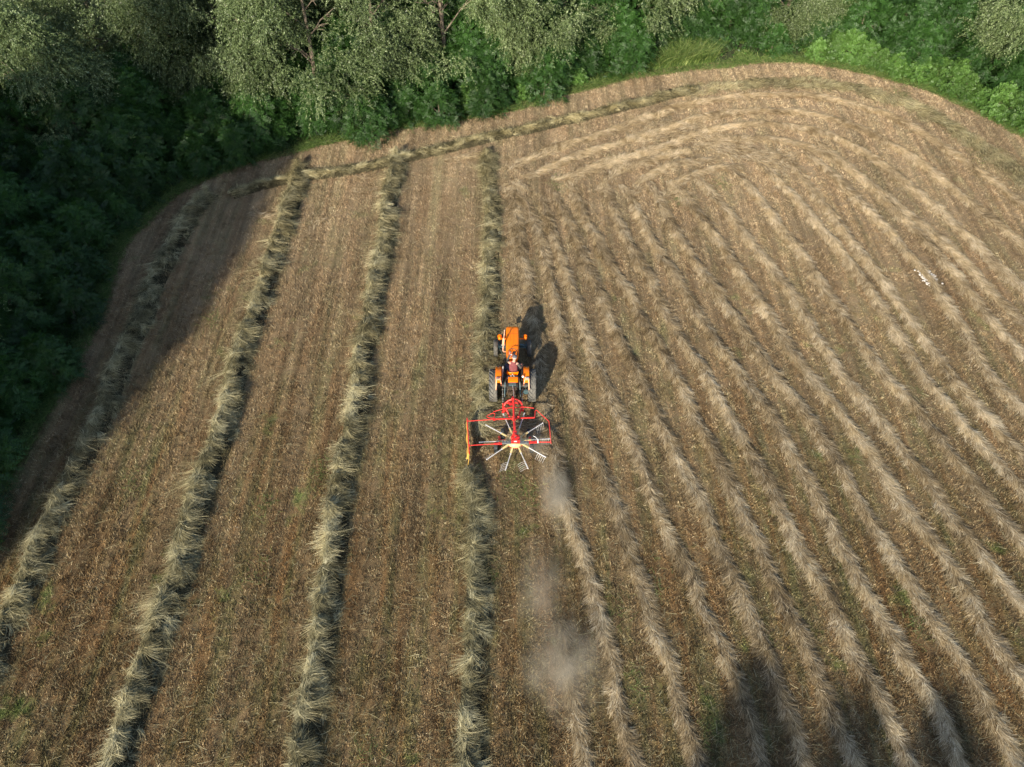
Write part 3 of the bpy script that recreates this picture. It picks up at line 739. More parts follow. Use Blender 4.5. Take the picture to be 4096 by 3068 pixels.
def grow_trunk(h, r, limbs, spread, lean=.1):
    """tapered trunk and forked limbs; returns builder and limb tips"""
    mb = MB(); tips = []
    top = Vector((random.uniform(-1, 1) * lean * h, random.uniform(-1, 1) * lean * h, h * .8))
    pts = [Vector((0, 0, -.1)), Vector((0, 0, 0)).lerp(top, .3) + Vector((random.uniform(-.1, .1), random.uniform(-.1, .1), 0)), Vector((0, 0, 0)).lerp(top, .65), top]
    mb.tube(pts, [r, r * .75, r * .45, r * .15], 8)
    for k in range(limbs):
        f = random.uniform(.18, .85); b = Vector((0, 0, 0)).lerp(top, f)
        a = 2 * PI * k / limbs + random.uniform(-.4, .4)
        ln = spread * random.uniform(.7, 1.1) * (1.15 - f * .5)
        e = b + Vector((math.cos(a) * ln, math.sin(a) * ln, ln * random.uniform(.5, 1.1)))
        mid = b.lerp(e, .5) + Vector((0, 0, ln * .12))
        mb.tube([b, mid, e], [r * .42 * (1.1 - f), r * .25 * (1.1 - f), .012], 6)
        tips.append((b, mid, e))
        for q in range(3):
            a2 = a + random.uniform(-1, 1); l2 = ln * random.uniform(.35, .6)
            e2 = mid + Vector((math.cos(a2) * l2, math.sin(a2) * l2, l2 * random.uniform(-.1, .9)))
            mb.tube([mid, mid.lerp(e2, .5) + Vector((0, 0, .1)), e2], [r * .14, r * .09, .008], 5)
            tips.append((mid, mid.lerp(e2, .5), e2))
    return mb, tips

def willow_crown(h, rad, nb, ntw, nl, low=.16, leaf=.088):
    """crown of drooping sprays grouped in boughs with hollows between them"""
    cl = []
    lobes = []
    for _ in range(13):
        lobes.append((random.uniform(0, 2 * PI), low + (1 - low) * (len(lobes) + .5) / 13 + random.uniform(-.05, .05)))
    for _ in range(nb):
        lt, lz = random.choice(lobes)
        th = lt + random.gauss(0, .34); q = random.random() ** .5
        zz = min(1, max(low * .7, lz + random.gauss(0, .065)))
        prof = math.sin(min(1, max(0.02, (zz - low * .6) / (1 - low * .6))) ** .75 * PI) ** .6
        rr = rad * prof * (.40 + .68 * q)
        cl.append((math.cos(th) * rr, math.sin(th) * rr, h * zz, random.uniform(.45, .95), random.random(), th))
    C = np.array(cl)
    n = nb * ntw
    i = np.repeat(np.arange(nb), ntw)
    o = RNG.normal(0, 1, (n, 3)); o /= np.linalg.norm(o, axis=1, keepdims=True); o *= (RNG.random(n) ** .5)[:, None] * C[i, 3:4]
    o[:, 2] *= .7
    P = C[i, :3] + o
    out = np.c_[np.cos(C[i, 5]), np.sin(C[i, 5]), np.full(n, .25)]
    D = nrm(out * .7 + o * .6 + RNG.normal(0, .55, (n, 3)) + [0, 0, -.15])
    Lt = .45 + .5 * RNG.random(n)
    j = np.repeat(np.arange(n), nl); t = RNG.random(n * nl)
    LP = P[j] + D[j] * (Lt[j] * t)[:, None]; LP[:, 2] -= .45 * Lt[j] * t * t
    LP += RNG.normal(0, .02, LP.shape)
    A = nrm(D[j] * .8 + RNG.normal(0, .6, LP.shape) + [0, 0, -.35])
    L = leaf * (.7 + .7 * RNG.random(len(j)))
    V, Q = leaf_quads(LP, A, rnd_side(A), L, L * .36)
    tint = np.clip(.42 + (C[i, 4][j] - .5) * .4 + RNG.normal(0, .24, len(j)), 0, 1)
    return V, Q, np.repeat(tint, 4), C

def frond_crown(h, rad, ns, nf, pairs, flen=.42, leaflet=.085, ratio=.36, low=.08, dome=1.0):
    """shoots carrying rosettes of pinnate leaves"""
    V_ = []; T_ = []
    th = RNG.random(ns) * 2 * PI; q = RNG.random(ns) ** .5; zz = low + (1 - low) * RNG.random(ns) ** .8
    lump = .75 + .5 * vnoise(th * 1.3 + 7, zz * 4, int(h * 100) % 97)
    rr = rad * np.sqrt(np.clip(1 - (zz ** 2.2) * dome, .03, 1)) * (.35 + .65 * q) * lump
    C = np.c_[np.cos(th) * rr, np.sin(th) * rr, h * zz * (.85 + .25 * lump)]
    ax = nrm(np.c_[np.cos(th) * q * .9, np.sin(th) * q * .9, np.full(ns, .75)] + RNG.normal(0, .3, (ns, 3)))
    st = RNG.random(ns)
    n = ns * nf; i = np.repeat(np.arange(ns), nf); kk = np.tile(np.arange(nf), ns)
    a = kk * 2.4 + RNG.random(n) * .8
    e1 = rnd_side(ax)[i]; e2 = np.cross(ax[i], e1)
    D = nrm(e1 * np.cos(a)[:, None] + e2 * np.sin(a)[:, None] + ax[i] * (.25 + .5 * RNG.random(n))[:, None])
    P = C[i] - ax[i] * (RNG.random(n) * .35)[:, None]
    FL = flen * (.65 + .6 * RNG.random(n))
    S = nrm(np.cross(D, ax[i] + RNG.normal(0, .15, (n, 3))))
    m = pairs * 2 + 1
    j = np.repeat(np.arange(n), m); w_ = np.tile(np.arange(m), n)
    t = np.where(w_ == m - 1, 1.0, .18 + .78 * (w_ // 2) / max(1, pairs - 1)); sg = np.where(w_ == m - 1, 0, np.where(w_ % 2 == 0, 1, -1))
    LP = P[j] + D[j] * (FL[j] * t)[:, None]; LP[:, 2] -= .35 * FL[j] * t * t
    A = nrm(S[j] * (sg * .95)[:, None] + D[j] * np.where(sg == 0, 1, .45)[:, None] + [0, 0, -.12] + RNG.normal(0, .12, LP.shape))
    B2 = nrm(np.cross(A, np.cross(D[j], S[j])) + RNG.normal(0, .15, LP.shape))
    L = leaflet * (1.15 - .45 * np.abs(t - .45)) * (.85 + .3 * RNG.random(len(j))) * (FL[j] / flen)
    V, Q = leaf_quads(LP, A, B2, L, L * ratio)
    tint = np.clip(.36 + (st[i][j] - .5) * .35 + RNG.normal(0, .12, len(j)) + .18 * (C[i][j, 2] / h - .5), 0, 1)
    return V, Q, np.repeat(tint, 4)

PROTO = {}
def make_willow(key, h, rad, nb, ntw, nl, low):
    mb, tips = grow_trunk(h, .10 + .008 * h, 9, rad * .62)
    tr = mb.build('trunk', M['bark']); me_t = tr.data; bpy.data.objects.remove(tr)
    V, Q, t, C = willow_crown(h, rad, nb, ntw, nl, low)
    PROTO[key] = (me_t, np_mesh('crown', V, Q, M['willow'], t))
for k, a in enumerate([(10.0, 3.8, 200, 27, 34, .12), (9.0, 3.3, 180, 27, 34, .14), (11.0, 3.6, 195, 27, 34, .16), (8.0, 3.5, 180, 27, 34, .08)]):
    make_willow('willow%d' % k, *a)
def make_shrub(key, m, h, rad, ns, nf, pairs, **kw):
    mb, _ = grow_trunk(h, .05 + .01 * h, 6, rad * .45)
    tr = mb.build('stem', M['bark']); me_t = tr.data; bpy.data.objects.remove(tr)
    V, Q, t = frond_crown(h, rad, ns, nf, pairs, **kw)
    PROTO[key] = (me_t, np_mesh('foliage', V, Q, m, t))
for k, (h, r) in enumerate([(3.2, 1.9), (2.5, 1.7), (4.2, 2.1), (3.6, 2.2)]):
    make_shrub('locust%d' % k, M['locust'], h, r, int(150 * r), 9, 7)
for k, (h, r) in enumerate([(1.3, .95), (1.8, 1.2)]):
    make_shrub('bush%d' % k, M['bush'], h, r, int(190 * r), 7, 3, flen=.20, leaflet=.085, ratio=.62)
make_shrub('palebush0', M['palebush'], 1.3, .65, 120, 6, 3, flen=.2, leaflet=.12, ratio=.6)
# far-off trees that stand wholly behind others share the big prototypes

def plant(key, x, y, label, cat, group, s=1.0, zs=1.0, rz=None, name=None):
    me_t, me_c = PROTO[key]
    kind = key.rstrip('0123456789')
    nm = name or {'willow': 'willow_tree', 'locust': 'locust_shrub', 'bush': 'leafy_bush', 'palebush': 'pale_bush'}[kind]
    r = empty(nm, (x, y, 0), random.uniform(0, 6.28) if rz is None else rz)
    r.scale = (s, s, s * zs)
    tag(r, label, cat, group)
    link('trunk' if kind == 'willow' else 'stem', me_t, r)
    link('crown' if kind == 'willow' else 'foliage', me_c, r)
    return r
GW = 'grey-green willows behind the field'
WL = [
 ('willow3', -23.3, 36.6, 1.05, 'yellowish green willow at the left border of the photo, lit by the sun'),
 ('willow0', -20.6, 41.0, 1.10, 'broad sunlit willow, first of the bright crowns from the left'),
 ('willow1', -17.6, 42.3, 1.12, 'sunlit willow crown between the first broad willow and the one by the dark gap'),
 ('willow2', -14.4, 41.4, 1.05, 'willow whose bare forked branches show beside the dark gap'),
 ('willow0', -10.6, 40.9, 1.12, 'large willow whose boughs droop almost to the field above the headland windrow'),
 ('willow2', -7.7, 43.6, 1.05, 'open willow with silvery twigs right of the drooping willow'),
 ('willow0', -3.6, 43.9, 1.06, 'full round willow bulging out above the bright shrubs in the middle'),
 ('willow1', 1.3, 46.3, 1.10, 'willow with a lit right flank just right of the full round willow'),
 ('willow3', 6.5, 49.2, 1.18, 'willow at the top edge left of the reedy grass'),
 ('willow1', 9.3, 51.2, 1.0, 'willow half hidden behind the one left of the reedy grass'),
 ('willow3', 17.6, 51.6, 1.05, 'solitary olive willow overhanging the green gap at the top of the field'),
 ('willow1', 20.4, 52.6, .92, 'smaller willow close to the right of the solitary olive willow'),
 ('willow2', 30.2, 44.8, 1.0, 'pale willow at the right border of the photo'),
 ('willow3', 31.8, 48.6, 1.05, 'willow in the top right corner behind the pale one'),
]
for key, x, y, s, lab in WL: plant(key, x, y - .25, lab, 'willow', GW, s * .90, 1.06)
for x, y in [(-27, 41), (-31, 38), (-25.5, 47.5), (-31, 50), (-20, 51), (-14, 51.5), (-36, 54), (-27, 56), (-18, 55), (-7.5, 52), (-2, 53.5), (3.5, 55), (-11, 56), (-35, 45), (13, 56.5), (26, 57), (35, 54), (8, 57)]:
    plant('willow%d' % random.randrange(4), x + random.uniform(-.7, .7), y + random.uniform(-.7, .7), 'willow in the deeper rows of the wood, mostly hidden by the front trees', 'willow', 'willows deep in the wood', random.uniform(.95, 1.15))
# the wood goes on along the field's left side and behind the drone; these trees throw the long shade
for x, y, s, zs in [(-22.5, 16.5, .85, 1.38), (-23.7, 21.5, .95, 1.22), (-23.6, 10.5, .95, 1.5), (-26, 25.5, 1, 1.1), (-26.3, 5.0, 1.0, 1.5), (-28.5, -1, 1.05, 1.4), (-28.5, 30.5, .75, .9), (-26.5, 16, 1.1, 1.5), (-27, 9, 1.1, 1.2), (-27, 2, 1.1, 1.2), (-31, 24, 1, 1.0), (-34, 31, .9, .9)]:
    plant('willow%d' % random.choice((0, 2, 1)), x, y, 'tall willow along the left side of the field, outside the picture to the lower left', 'willow', 'tall willows along the left side', s, zs)
for x, y, s in [(-.6, -10.6, .95), (2.6, -11.0, 1.0), (5.8, -10.2, .95), (9.2, -11.2, .95)]:
    plant('willow%d' % random.choice((0, 1)), x, y, 'willow behind the viewpoint at the near end of the field', 'willow', 'willows at the near end', s, 1.0)

# shrubs along the edge
def edge_at(t):  # nearest index for arclength fraction
    return EC[int(t)], EN[int(t)]
ei = [i for i in range(len(EC)) if EC[i, 1] > 14 and EC[i, 1] < 60]
cum = ei[::1]
i = ei[0]
while i < ei[-1]:
    (x, y), (nx, ny) = EC[i], EN[i]
    gap = 8.2 < x < 12.8 and y > 40
    low_green = 12.8 <= x < 18.0 and y > 40
    right = x > 18 and y > 30
    if x < -9.5:
        lab = 'dark green locust shrub with feathery leaves in the shade along the left edge'; grp = 'shaded locust shrubs along the left edge'
    elif x < 8.5:
        lab = 'sunlit green locust shrub with feathery leaves at the foot of the middle willows'; grp = 'sunlit locust shrubs below the middle willows'
    else:
        lab = 'bright green locust shrub on the far edge at the top right'; grp = 'locust shrubs at the top right edge'
    rows = [(.95, .80, .95), (2.2, 1.05, 1), (4.0, 1.2, 1.0), (6.2, 1.25, 1), (8.4, 1.25, .8)]
    if x < -16.5 or (x < -9.5): rows += [(9.8, 1.2, 1.0), (12.4, 1.15, .8)] if y < 33 else []
    if gap: rows = [(1.9, .8, .7), (3.0, 1.05, 1), (4.4, 1.2, 1), (6.6, 1.3, 1)]
    if low_green: rows = [(1.1, .6, .6), (2.3, .95, 1), (3.8, 1.1, 1), (5.6, 1.3, 1), (7.8, 1.3, 1)]
    if right: rows = [(1.9, .85, 1), (3.6, 1.15, 1), (5.8, 1.25, 1), (8.2, 1.35, 1)]
    for off, s, pr in rows:
        if random.random() > pr: continue
        d = off + random.uniform(-.5, .5)
        key = 'locust%d' % random.randrange(4) if off > 2 else 'locust%d' % random.choice((0, 1, 1))
        plant(key, x + nx * d + random.uniform(-.7, .7), y + ny * d + random.uniform(-.7, .7), lab, 'shrub', grp, s * random.uniform(.82, 1.12))
    i += int(random.uniform(2.0, 2.8) / .25)
# small light bushes at the foot of the right-hand wood and here and there in the middle
i = ei[0]
while i < ei[-1]:
    (x, y), (nx, ny) = EC[i], EN[i]
    if (x > 18.3 and y > 30) or (-7 < x < 8 and random.random() < .22):
        d = .75 + random.uniform(-.25, .5)
        right = x > 18
        plant('bush%d' % random.randrange(2), x + nx * d, y + ny * d, 'small yellow-green leafy bush at the foot of the right-hand wood' if right else 'small light green bush at the foot of the middle shrubs', 'bush',
              'light green bushes on the right edge' if right else 'light green bushes in the middle', random.uniform(.6, .95))
    i += int(random.uniform(.9, 1.3) / .25)
p = F_(2098, 183); plant('palebush0', p.x, p.y + .3, 'pale whitish green bush standing out on the right edge', 'bush', None, 1.0)
p = F_(1980, 160); plant('palebush0', p.x, p.y + .6, 'smaller pale green bush left of the whitish one', 'bush', None, .75)
# leafy undergrowth
n = 90000
k = RNG.integers(0, len(EC), n); k = k[(EC[k, 1] > 8) & (EC[k, 1] < 60)]; n = len(k)
off = .6 + RNG.random(n) * 11
x = EC[k, 0] + EN[k, 0] * off; y = EC[k, 1] + EN[k, 1] * off
P = np.c_[x, y, RNG.random(n) * .55 * np.clip(off, 0, 1.5)]
Ax = nrm(np.c_[RNG.normal(0, 1, (n, 2)), .3 + RNG.random(n)])
V, Q = leaf_quads(P, Ax, rnd_side(Ax), .13 + .12 * RNG.random(n), .06 + .05 * RNG.random(n))
tag(link('undergrowth', np_mesh('undergrowth', V, Q, M['locust'], np.repeat(np.clip(.4 + RNG.normal(0, .2, n), 0, 1), 4))), 'low green undergrowth between the shrubs of the wood', 'undergrowth', kind='stuff')

#SECTION-TRACTOR
# ================================================================== tractor
TX, TY = 0.02, 20.33
trac = empty('tractor', (TX, TY, 0)); tag(trac, 'orange farm tractor with open driver seat pulling the red hay rake', 'tractor')

def rear_wheel(side):
    cx, cz, R, wd = side * .765, .66, .66, .32
    h = wd / 2
    mb = MB()
    mb.lathe([(-.13, .335), (-.15, .36), (-.13, .375), (-.05, .33), (.05, .33), (.13, .375), (.15, .36), (.13, .335), (.04, .30), (-.04, .30)], (0, 0, 0), 'X', 36, True)
    mb.lathe([(side * .03, .31), (side * .06, .22), (side * .02, .16), (side * .10, .13), (side * .12, .05), (side * .12, .001)], (0, 0, 0), 'X', 28)
    for k in range(8):
        a = 2 * PI * k / 8
        mb.tube([(side * .03, math.cos(a) * .19, math.sin(a) * .19), (side * .07, math.cos(a) * .19, math.sin(a) * .19)], .014, 6)
    wl = mb.build('wheel', M['blue'], trac); wl.location = (cx, 0, cz)
    wl['label'] = 'rear wheel on the %s side' % ('left' if side < 0 else 'right')
    mb = MB()
    prof = [(-h * .72, .375), (-h * .95, .43), (-h, .52), (-h * .97, .585), (-h * .80, .615), (0, .63), (h * .80, .615), (h * .97, .585), (h, .52), (h * .95, .43), (h * .72, .375)]
    mb.lathe(prof, (0, 0, 0), 'X', 56, True)
    nl = 22
    for sgn in (-1, 1):
        for k in range(nl):
            a0 = 2 * PI * (k + (.5 if sgn > 0 else 0)) / nl
            # slanted lug made of short segments from the middle to the shoulder
            segs = 4; pts = []
            for q in range(segs + 1):
                t = q / segs
                x = sgn * (h * 1.0 * t + .0)
                a = a0 - t * .30
                r = .628 - .018 * t ** 2
                pts.append((x, a, r))
            for (x0, a_0, r0), (x1, a_1, r1) in zip(pts, pts[1:]):
                wa = .030 / R
                ring = []
                for (x, a, r) in ((x0, a_0, r0), (x1, a_1, r1)):
                    ring.append([Vector((x, math.cos(a - wa) * (r - .02), math.sin(a - wa) * (r - .02))), Vector((x, math.cos(a - wa * .7) * (r + .034), math.sin(a - wa * .7) * (r + .034))),
                                 Vector((x, math.cos(a + wa * .7) * (r + .034), math.sin(a + wa * .7) * (r + .034))), Vector((x, math.cos(a + wa) * (r - .02), math.sin(a + wa) * (r - .02)))])
                mb.loft(ring)
    mb.build('tyre', M['rubber'], wl, smooth=False)
def front_wheel(side):
    cx, cz, R, wd = side * .70, .37, .37, .165
    h = wd / 2
    mb = MB()
    mb.lathe([(-.07, .20), (-.08, .215), (-.06, .22), (-.03, .19), (.03, .19), (.06, .22), (.08, .215), (.07, .20), (.02, .17), (-.02, .17)], (0, 0, 0), 'X', 28, True)
    mb.lathe([(side * .02, .18), (side * .03, .11), (side * .06, .08), (side * .09, .045), (side * .09, .001)], (0, 0, 0), 'X', 20)
    wl = mb.build('wheel', M['blue'], trac); wl.location = (cx, 2.27, cz)
    wl['label'] = 'small front wheel on the %s side' % ('left' if side < 0 else 'right')
    mb = MB()
    pr = [(-h * .7, .215), (-h, .27), (-h * .98, .325), (-h * .8, .352), (-h * .62, .362), (-h * .55, .345), (-h * .40, .345), (-h * .33, .370), (-h * .1, .370), (-.004, .352), (.004, .352), (h * .1, .370), (h * .33, .370), (h * .40, .345), (h * .55, .345), (h * .62, .362), (h * .8, .352), (h * .98, .325), (h, .27), (h * .7, .215)]
    mb.lathe(pr, (0, 0, 0), 'X', 40, True)
    for k in range(40):
        a = 2 * PI * k / 40
        for sg in (-1, 1):
            mb.box((sg * h * .93, math.cos(a) * .335, math.sin(a) * .335), (.016, .022, .022), Matrix.Rotation(a, 3, 'X'))
    mb.build('tyre', M['rubber'], wl, smooth=False)
for s in (-1, 1): rear_wheel(s); front_wheel(s)

# hood: rounded loft, nose drops in front
def sect(y, hw, zt, zb, r):
    pts = []
    for (cx_, cz_, a0) in ((hw - r, zt - r, 0), (-(hw - r), zt - r, PI / 2)):
        for q in range(6):
            a = a0 + q * PI / 10
            pts.append(Vector((cx_ + r * math.cos(a), y, cz_ + r * math.sin(a))))
    pts.append(Vector((-hw * .96, y, zb))); pts.append(Vector((hw * .96, y, zb)))
    return pts
mb = MB()
mb.loft([sect(.92, .205, 1.34, 1.10, .07), sect(1.15, .245, 1.37, .95, .08), sect(1.45, .262, 1.375, .85, .085), sect(2.0, .270, 1.37, .82, .085), sect(2.45, .270, 1.36, .80, .085),
         sect(2.58, .262, 1.335, .80, .09), sect(2.64, .245, 1.29, .80, .09), sect(2.665, .225, 1.22, .80, .09)])
hood = mb.build('hood', M['orange'], trac)
mb = MB()
for x_, a, b in ((.045, 1.5, 2.57), (-.085, 1.72, 2.55)): mb.bar((x_, a, 1.3745), (x_, b - .1, 1.3655), .005, .006)
mb.bar((-.20, 1.46, 1.376), (.20, 1.46, 1.376), .006, .006); mb.bar((-.09, 2.16, 1.369), (.20, 2.16, 1.369), .005, .006)
for p in ((-.01, 2.2), (.12, 1.55), (-.19, 1.33)): mb.box((p[0], p[1], 1.372), (.02, .02, .01))
mb.build('hood_seam', M['seam'], hood)
mb = MB()
for k in range(9): mb.box((0, 2.672, .86 + .04 * k), (.40, .012, .016))
mb.box((0, 2.664, 1.02), (.42, .006, .40))
mb.build('radiator_grille', M['black'], hood)
# dashboard, instruments, steering
mb = MB(); mb.loft([sect(.84, .17, 1.20, 1.0, .05), sect(.93, .195, 1.325, 1.0, .06)])
mb.tube([(.0, .88, .7), (.0, .86, 1.15)], .10, 10)
dash = mb.build('dashboard', M['orange'], trac)
mb = MB(); mb.lathe([(0, .062), (.03, .062), (.035, .055), (.036, .001)], (.06, 1.08, 1.375), 'Z', 20); mb.build('gauge', M['black'], dash)
mb = MB(); mb.box((-.05, 1.0, 1.375), (.06, .03, .015)); mb.box((-.09, .94, 1.36), (.03, .05, .02)); mb.build('control_plate', M['white'], dash)
st = Vector((.005, 1.0, 1.46)); sR = Matrix.Rotation(math.radians(24), 3, 'X')
mb = MB(); pts = [st + sR @ Vector((.195 * math.cos(2 * PI * k / 36), .195 * math.sin(2 * PI * k / 36), 0)) for k in range(37)]
mb.tube(pts, .0145, 8, False)
for a in (.5, 2.6, 4.71): mb.tube([st + sR @ Vector((0, 0, -.03)), st + sR @ Vector((.19 * math.cos(a), .19 * math.sin(a), 0))], .009, 6)
mb.tube([st + sR @ Vector((0, 0, -.25)), st + sR @ Vector((0, 0, .0))], .022, 8)
mb.build('steering_wheel', M['black'], trac)

# chassis, engine, gearbox
mb = MB()
mb.box((0, 2.0, .68), (.36, 1.1, .30)); mb.box((0, 1.35, .66), (.40, .6, .36)); mb.box((0, .75, .60), (.34, .9, .34)); mb.box((0, .1, .62), (.46, .62, .42))
mb.tube([(-.62, 0, .66), (.62, 0, .66)], .11, 14); mb.tube([(-.62, 0, .66), (-.50, 0, .66)], .17, 14); mb.tube([(.50, 0, .66), (.62, 0, .66)], .17, 14)
for k in range(5):
    mb.box((.22, 1.15 + .1 * k, .80), (.06, .06, .12)); mb.tube([(-.2, 1.2 + .18 * k, .72), (-.30, 1.24 + .18 * k, .80)], .025, 8)
mb.tube([(.24, 1.7, .62), (.24, 1.95, .62)], .06, 10)
mb.build('engine_block', M['iron'], trac, .012)
mb = MB()
mb.bar((-.60, 2.27, .50), (.60, 2.27, .50), .10, .10)
for s in (-1, 1):
    mb.tube([(s * .60, 2.27, .30), (s * .60, 2.27, .62)], .035, 10)
    mb.tube([(s * .60, 2.27, .37), (s * .70, 2.27, .37)], .035, 10)
    mb.bar((s * .57, 2.12, .60), (s * .57, 2.42, .60), .035, .03)
mb.tube([(-.57, 2.10, .61), (.57, 2.10, .61)], .017, 8)
mb.tube([(-.47, 2.26, .57), (-.30, 2.26, .60)], .055, 12); mb.tube([(.30, 2.26, .60), (.47, 2.26, .57)], .055, 12)
mb.tube([(-.57, 2.13, .62), (-.33, 1.4, .70), (-.28, .95, .86)], .015, 7)
mb.build('front_axle', M['blue'], trac, .006)
# footboards
mb = MB()
mb.bm.free()
for s in (-1, 1):
    mb = MB(); mb.box((s * .33, .78, .46), (.26, .46, .025)); mb.build('footboard', M['iron'], trac)
    mb = MB(); mb.tube([(s * .28, 1.05, .46), (s * .30, .95, .62), (s * .33, .90, .64)], .014, 6); mb.box((s * .33, .89, .645), (.09, .06, .018)); mb.build('pedal', M['iron'], trac)
# exhaust
mb = MB()
mb.tube([(-.24, 1.55, .95), (-.37, 1.52, .98), (-.39, 1.55, 1.05), (-.375, 1.60, 1.30)], .026, 10)
ex = mb.build('exhaust_pipe', M['rust'], trac)
mb = MB(); mb.tube([(-.375, 1.60, 1.27), (-.372, 1.61, 1.30), (-.355, 1.66, 1.58), (-.352, 1.67, 1.62)], [.028, .052, .052, .026], 14); mb.build('silencer', M['faded'], ex)
mb = MB(); mb.tube([(-.352, 1.67, 1.61), (-.335, 1.71, 1.78), (-.325, 1.74, 1.90), (-.315, 1.77, 1.98)], .023, 10); mb.ball((-.313, 1.776, 1.985), .026, 10, (1, 1, .4)); mb.build('tailpipe', M['rust'], ex)
# headlights on side arms
for s in (-1, 1):
    mb = MB()
    mb.ball((0, 0, 0), .085, 16, (.88, 1.25, 1.0)); mb.tube([(0, .06, 0), (0, .105, 0)], .086, 18)
    hl = mb.build('headlight', M['orange'], trac); hl.location = (s * .53, 2.30, .98)
    mb = MB(); mb.lathe([(.10, .082), (.118, .06), (.125, .001)], (0, 0, 0), 'Y', 18); mb.build('lens', M['glass'], hl)
    mb = MB(); mb.bar((-s * .27, -.02, -.04), (-s * .06, -.03, -.02), .05, .03); mb.tube([(-s * .08, -.03, -.03), (0, 0, -.07)], .02, 7); mb.build('lamp_arm', M['orange'], hl)
# fenders
def fender(s):
    mb = MB(); cz, r = .66, .75
    a0, a1 = math.radians(12), math.radians(122); n = 16
    ri, ro = s * .44, s * .665
    for (xa, xb, rr, th) in ((ri, ro, r, .012), ):
        rings = []
        for k in range(n + 1):
            a = a0 + (a1 - a0) * k / n
            c, sn = math.cos(a), math.sin(a)
            rr = r * (1 + .0 * k)
            rings.append([Vector((xa, c * (rr - .02), cz + sn * (rr - .02))), Vector((xa + s * .04, c * rr, cz + sn * rr)), Vector((xb - s * .02, c * rr, cz + sn * rr)), Vector((xb, c * (rr - .03), cz + sn * (rr - .03))),
                          Vector((xb - s * .012, c * (rr - .045), cz + sn * (rr - .045))), Vector((xa + s * .012, c * (rr - .045), cz + sn * (rr - .045)))])
        mb.loft(rings)
    # inner skirt
    out = [Vector((ri, math.cos(a0 + (a1 - a0) * k / n) * (r - .02), cz + math.sin(a0 + (a1 - a0) * k / n) * (r - .02))) for k in range(n + 1)]
    out += [Vector((ri, -.30, .98)), Vector((ri, .25, .86)), Vector((ri, .60, .72))]
    mb.plate(out, (s * .01, 0, 0))
    f = mb.build('fender', M['orange'], trac); f['label'] = 'orange fender over the %s rear wheel' % ('left' if s < 0 else 'right')
    # worn bare patch / slot at the front
    a = math.radians(52)
    mb = MB(); mb.box((s * .56, math.cos(a) * .752, .66 + math.sin(a) * .752), (.075, .17, .008), Matrix.Rotation(a - PI / 2, 3, 'X')); mb.build('bare_patch', M['iron'], f, .0)
    # lamp bracket, light box and arm that reaches back
    a = math.radians(108)
    p = Vector((s * .56, math.cos(a) * .77, .66 + math.sin(a) * .77))
    mb = MB(); mb.box(p + Vector((0, -.03, .0)), (.19, .14, .025), Matrix.Rotation(math.radians(14), 3, 'X')); mb.bar(p + Vector((s * .065, -.06, -.01)), p + Vector((s * .085, -.36, -.24)), .045, .028)
    mb.ball(p + Vector((s * .085, -.37, -.25)), .028, 8)
    mb.bar(p + Vector((-s * .08, -.05, -.02)), p + Vector((-s * .115, -.17, -.16)), .03, .05)
    mb.build('lamp_bracket', M['faded'], f, .004)
    mb = MB(); mb.box(p + Vector((s * .01, -.035, .035)), (.13, .07, .05), Matrix.Rotation(math.radians(14), 3, 'X')); lb = mb.build('light_box', M['grey'] if s < 0 else M['steel'], f, .008)
    if s < 0:
        mb = MB(); mb.box(p + Vector((.01, -.05, .062)), (.045, .03, .02)); mb.build('rear_lamp', M['lens'], lb, .004)
    else:
        mb = MB(); mb.ball(p + Vector((-.15, .03, .06)), .055, 14); mb.tube([p + Vector((-.15, .03, .0)), p + Vector((-.10, 0, -.02))], .018, 6); wlp = mb.build('work_lamp', M['orange'], f)
        mb = MB(); mb.ball(p + Vector((-.155, .005, .075)), .045, 14); mb.build('lamp_glass', M['glass'], wlp)
        mb = MB(); mb.lathe([(-.03, .001), (-.03, .12), (.03, .12), (.03, .001)], (.55, -.45, .80), 'Y', 20); mb.build('air_cylinder', M['blue'], trac)
for s in (-1, 1): fender(s)
# seat
mb = MB(); rings = []
for q in range(9):
    t = -1 + 2 * q / 8
    rings.append([Vector((t * .235, .34 + .05 * t * t, 1.06 - .02 * abs(t))), Vector((t * .235, .33 + .05 * t * t, 1.04)), Vector((t * .20, .36, .86)), Vector((t * .20, .38, .86))])
mb.loft(rings)
mb.loft([[Vector((x * w_, y, z + .03 * x * x)) for x in (-1, -.5, 0, .5, 1)] + [Vector((x * w_, y, z - .02)) for x in (1, -1)] for (y, z, w_) in ((.36, .87, .19), (.50, .84, .22), (.66, .85, .21), (.74, .87, .17))])
seat = mb.build('seat', M['orange'], trac)
mb = MB(); mb.tube([(0, .32, .74), (0, .50, .83)], .035, 8); mb.tube([(0, .22, .78), (0, .30, .9), (0, .33, .95)], .02, 8); mb.build('seat_spring', M['steel'], seat)
# toolbox behind the seat
tb = Vector((.02, .06, .93)); Rx = Matrix.Rotation(math.radians(8), 3, 'X')
mb = MB(); mb.box(tb, (.385, .20, .10), Rx)
tbx = mb.build('toolbox', M['orange'], trac, .01)
mb = MB()
for dy in (.055, .025): mb.box(tb + Rx @ Vector((0, dy, .0515)), (.37, .010, .004), Rx)
mb.ball(tb + Rx @ Vector((0, -.05, .052)), .009, 6)
mb.build('lid_groove', M['seam'], tbx)
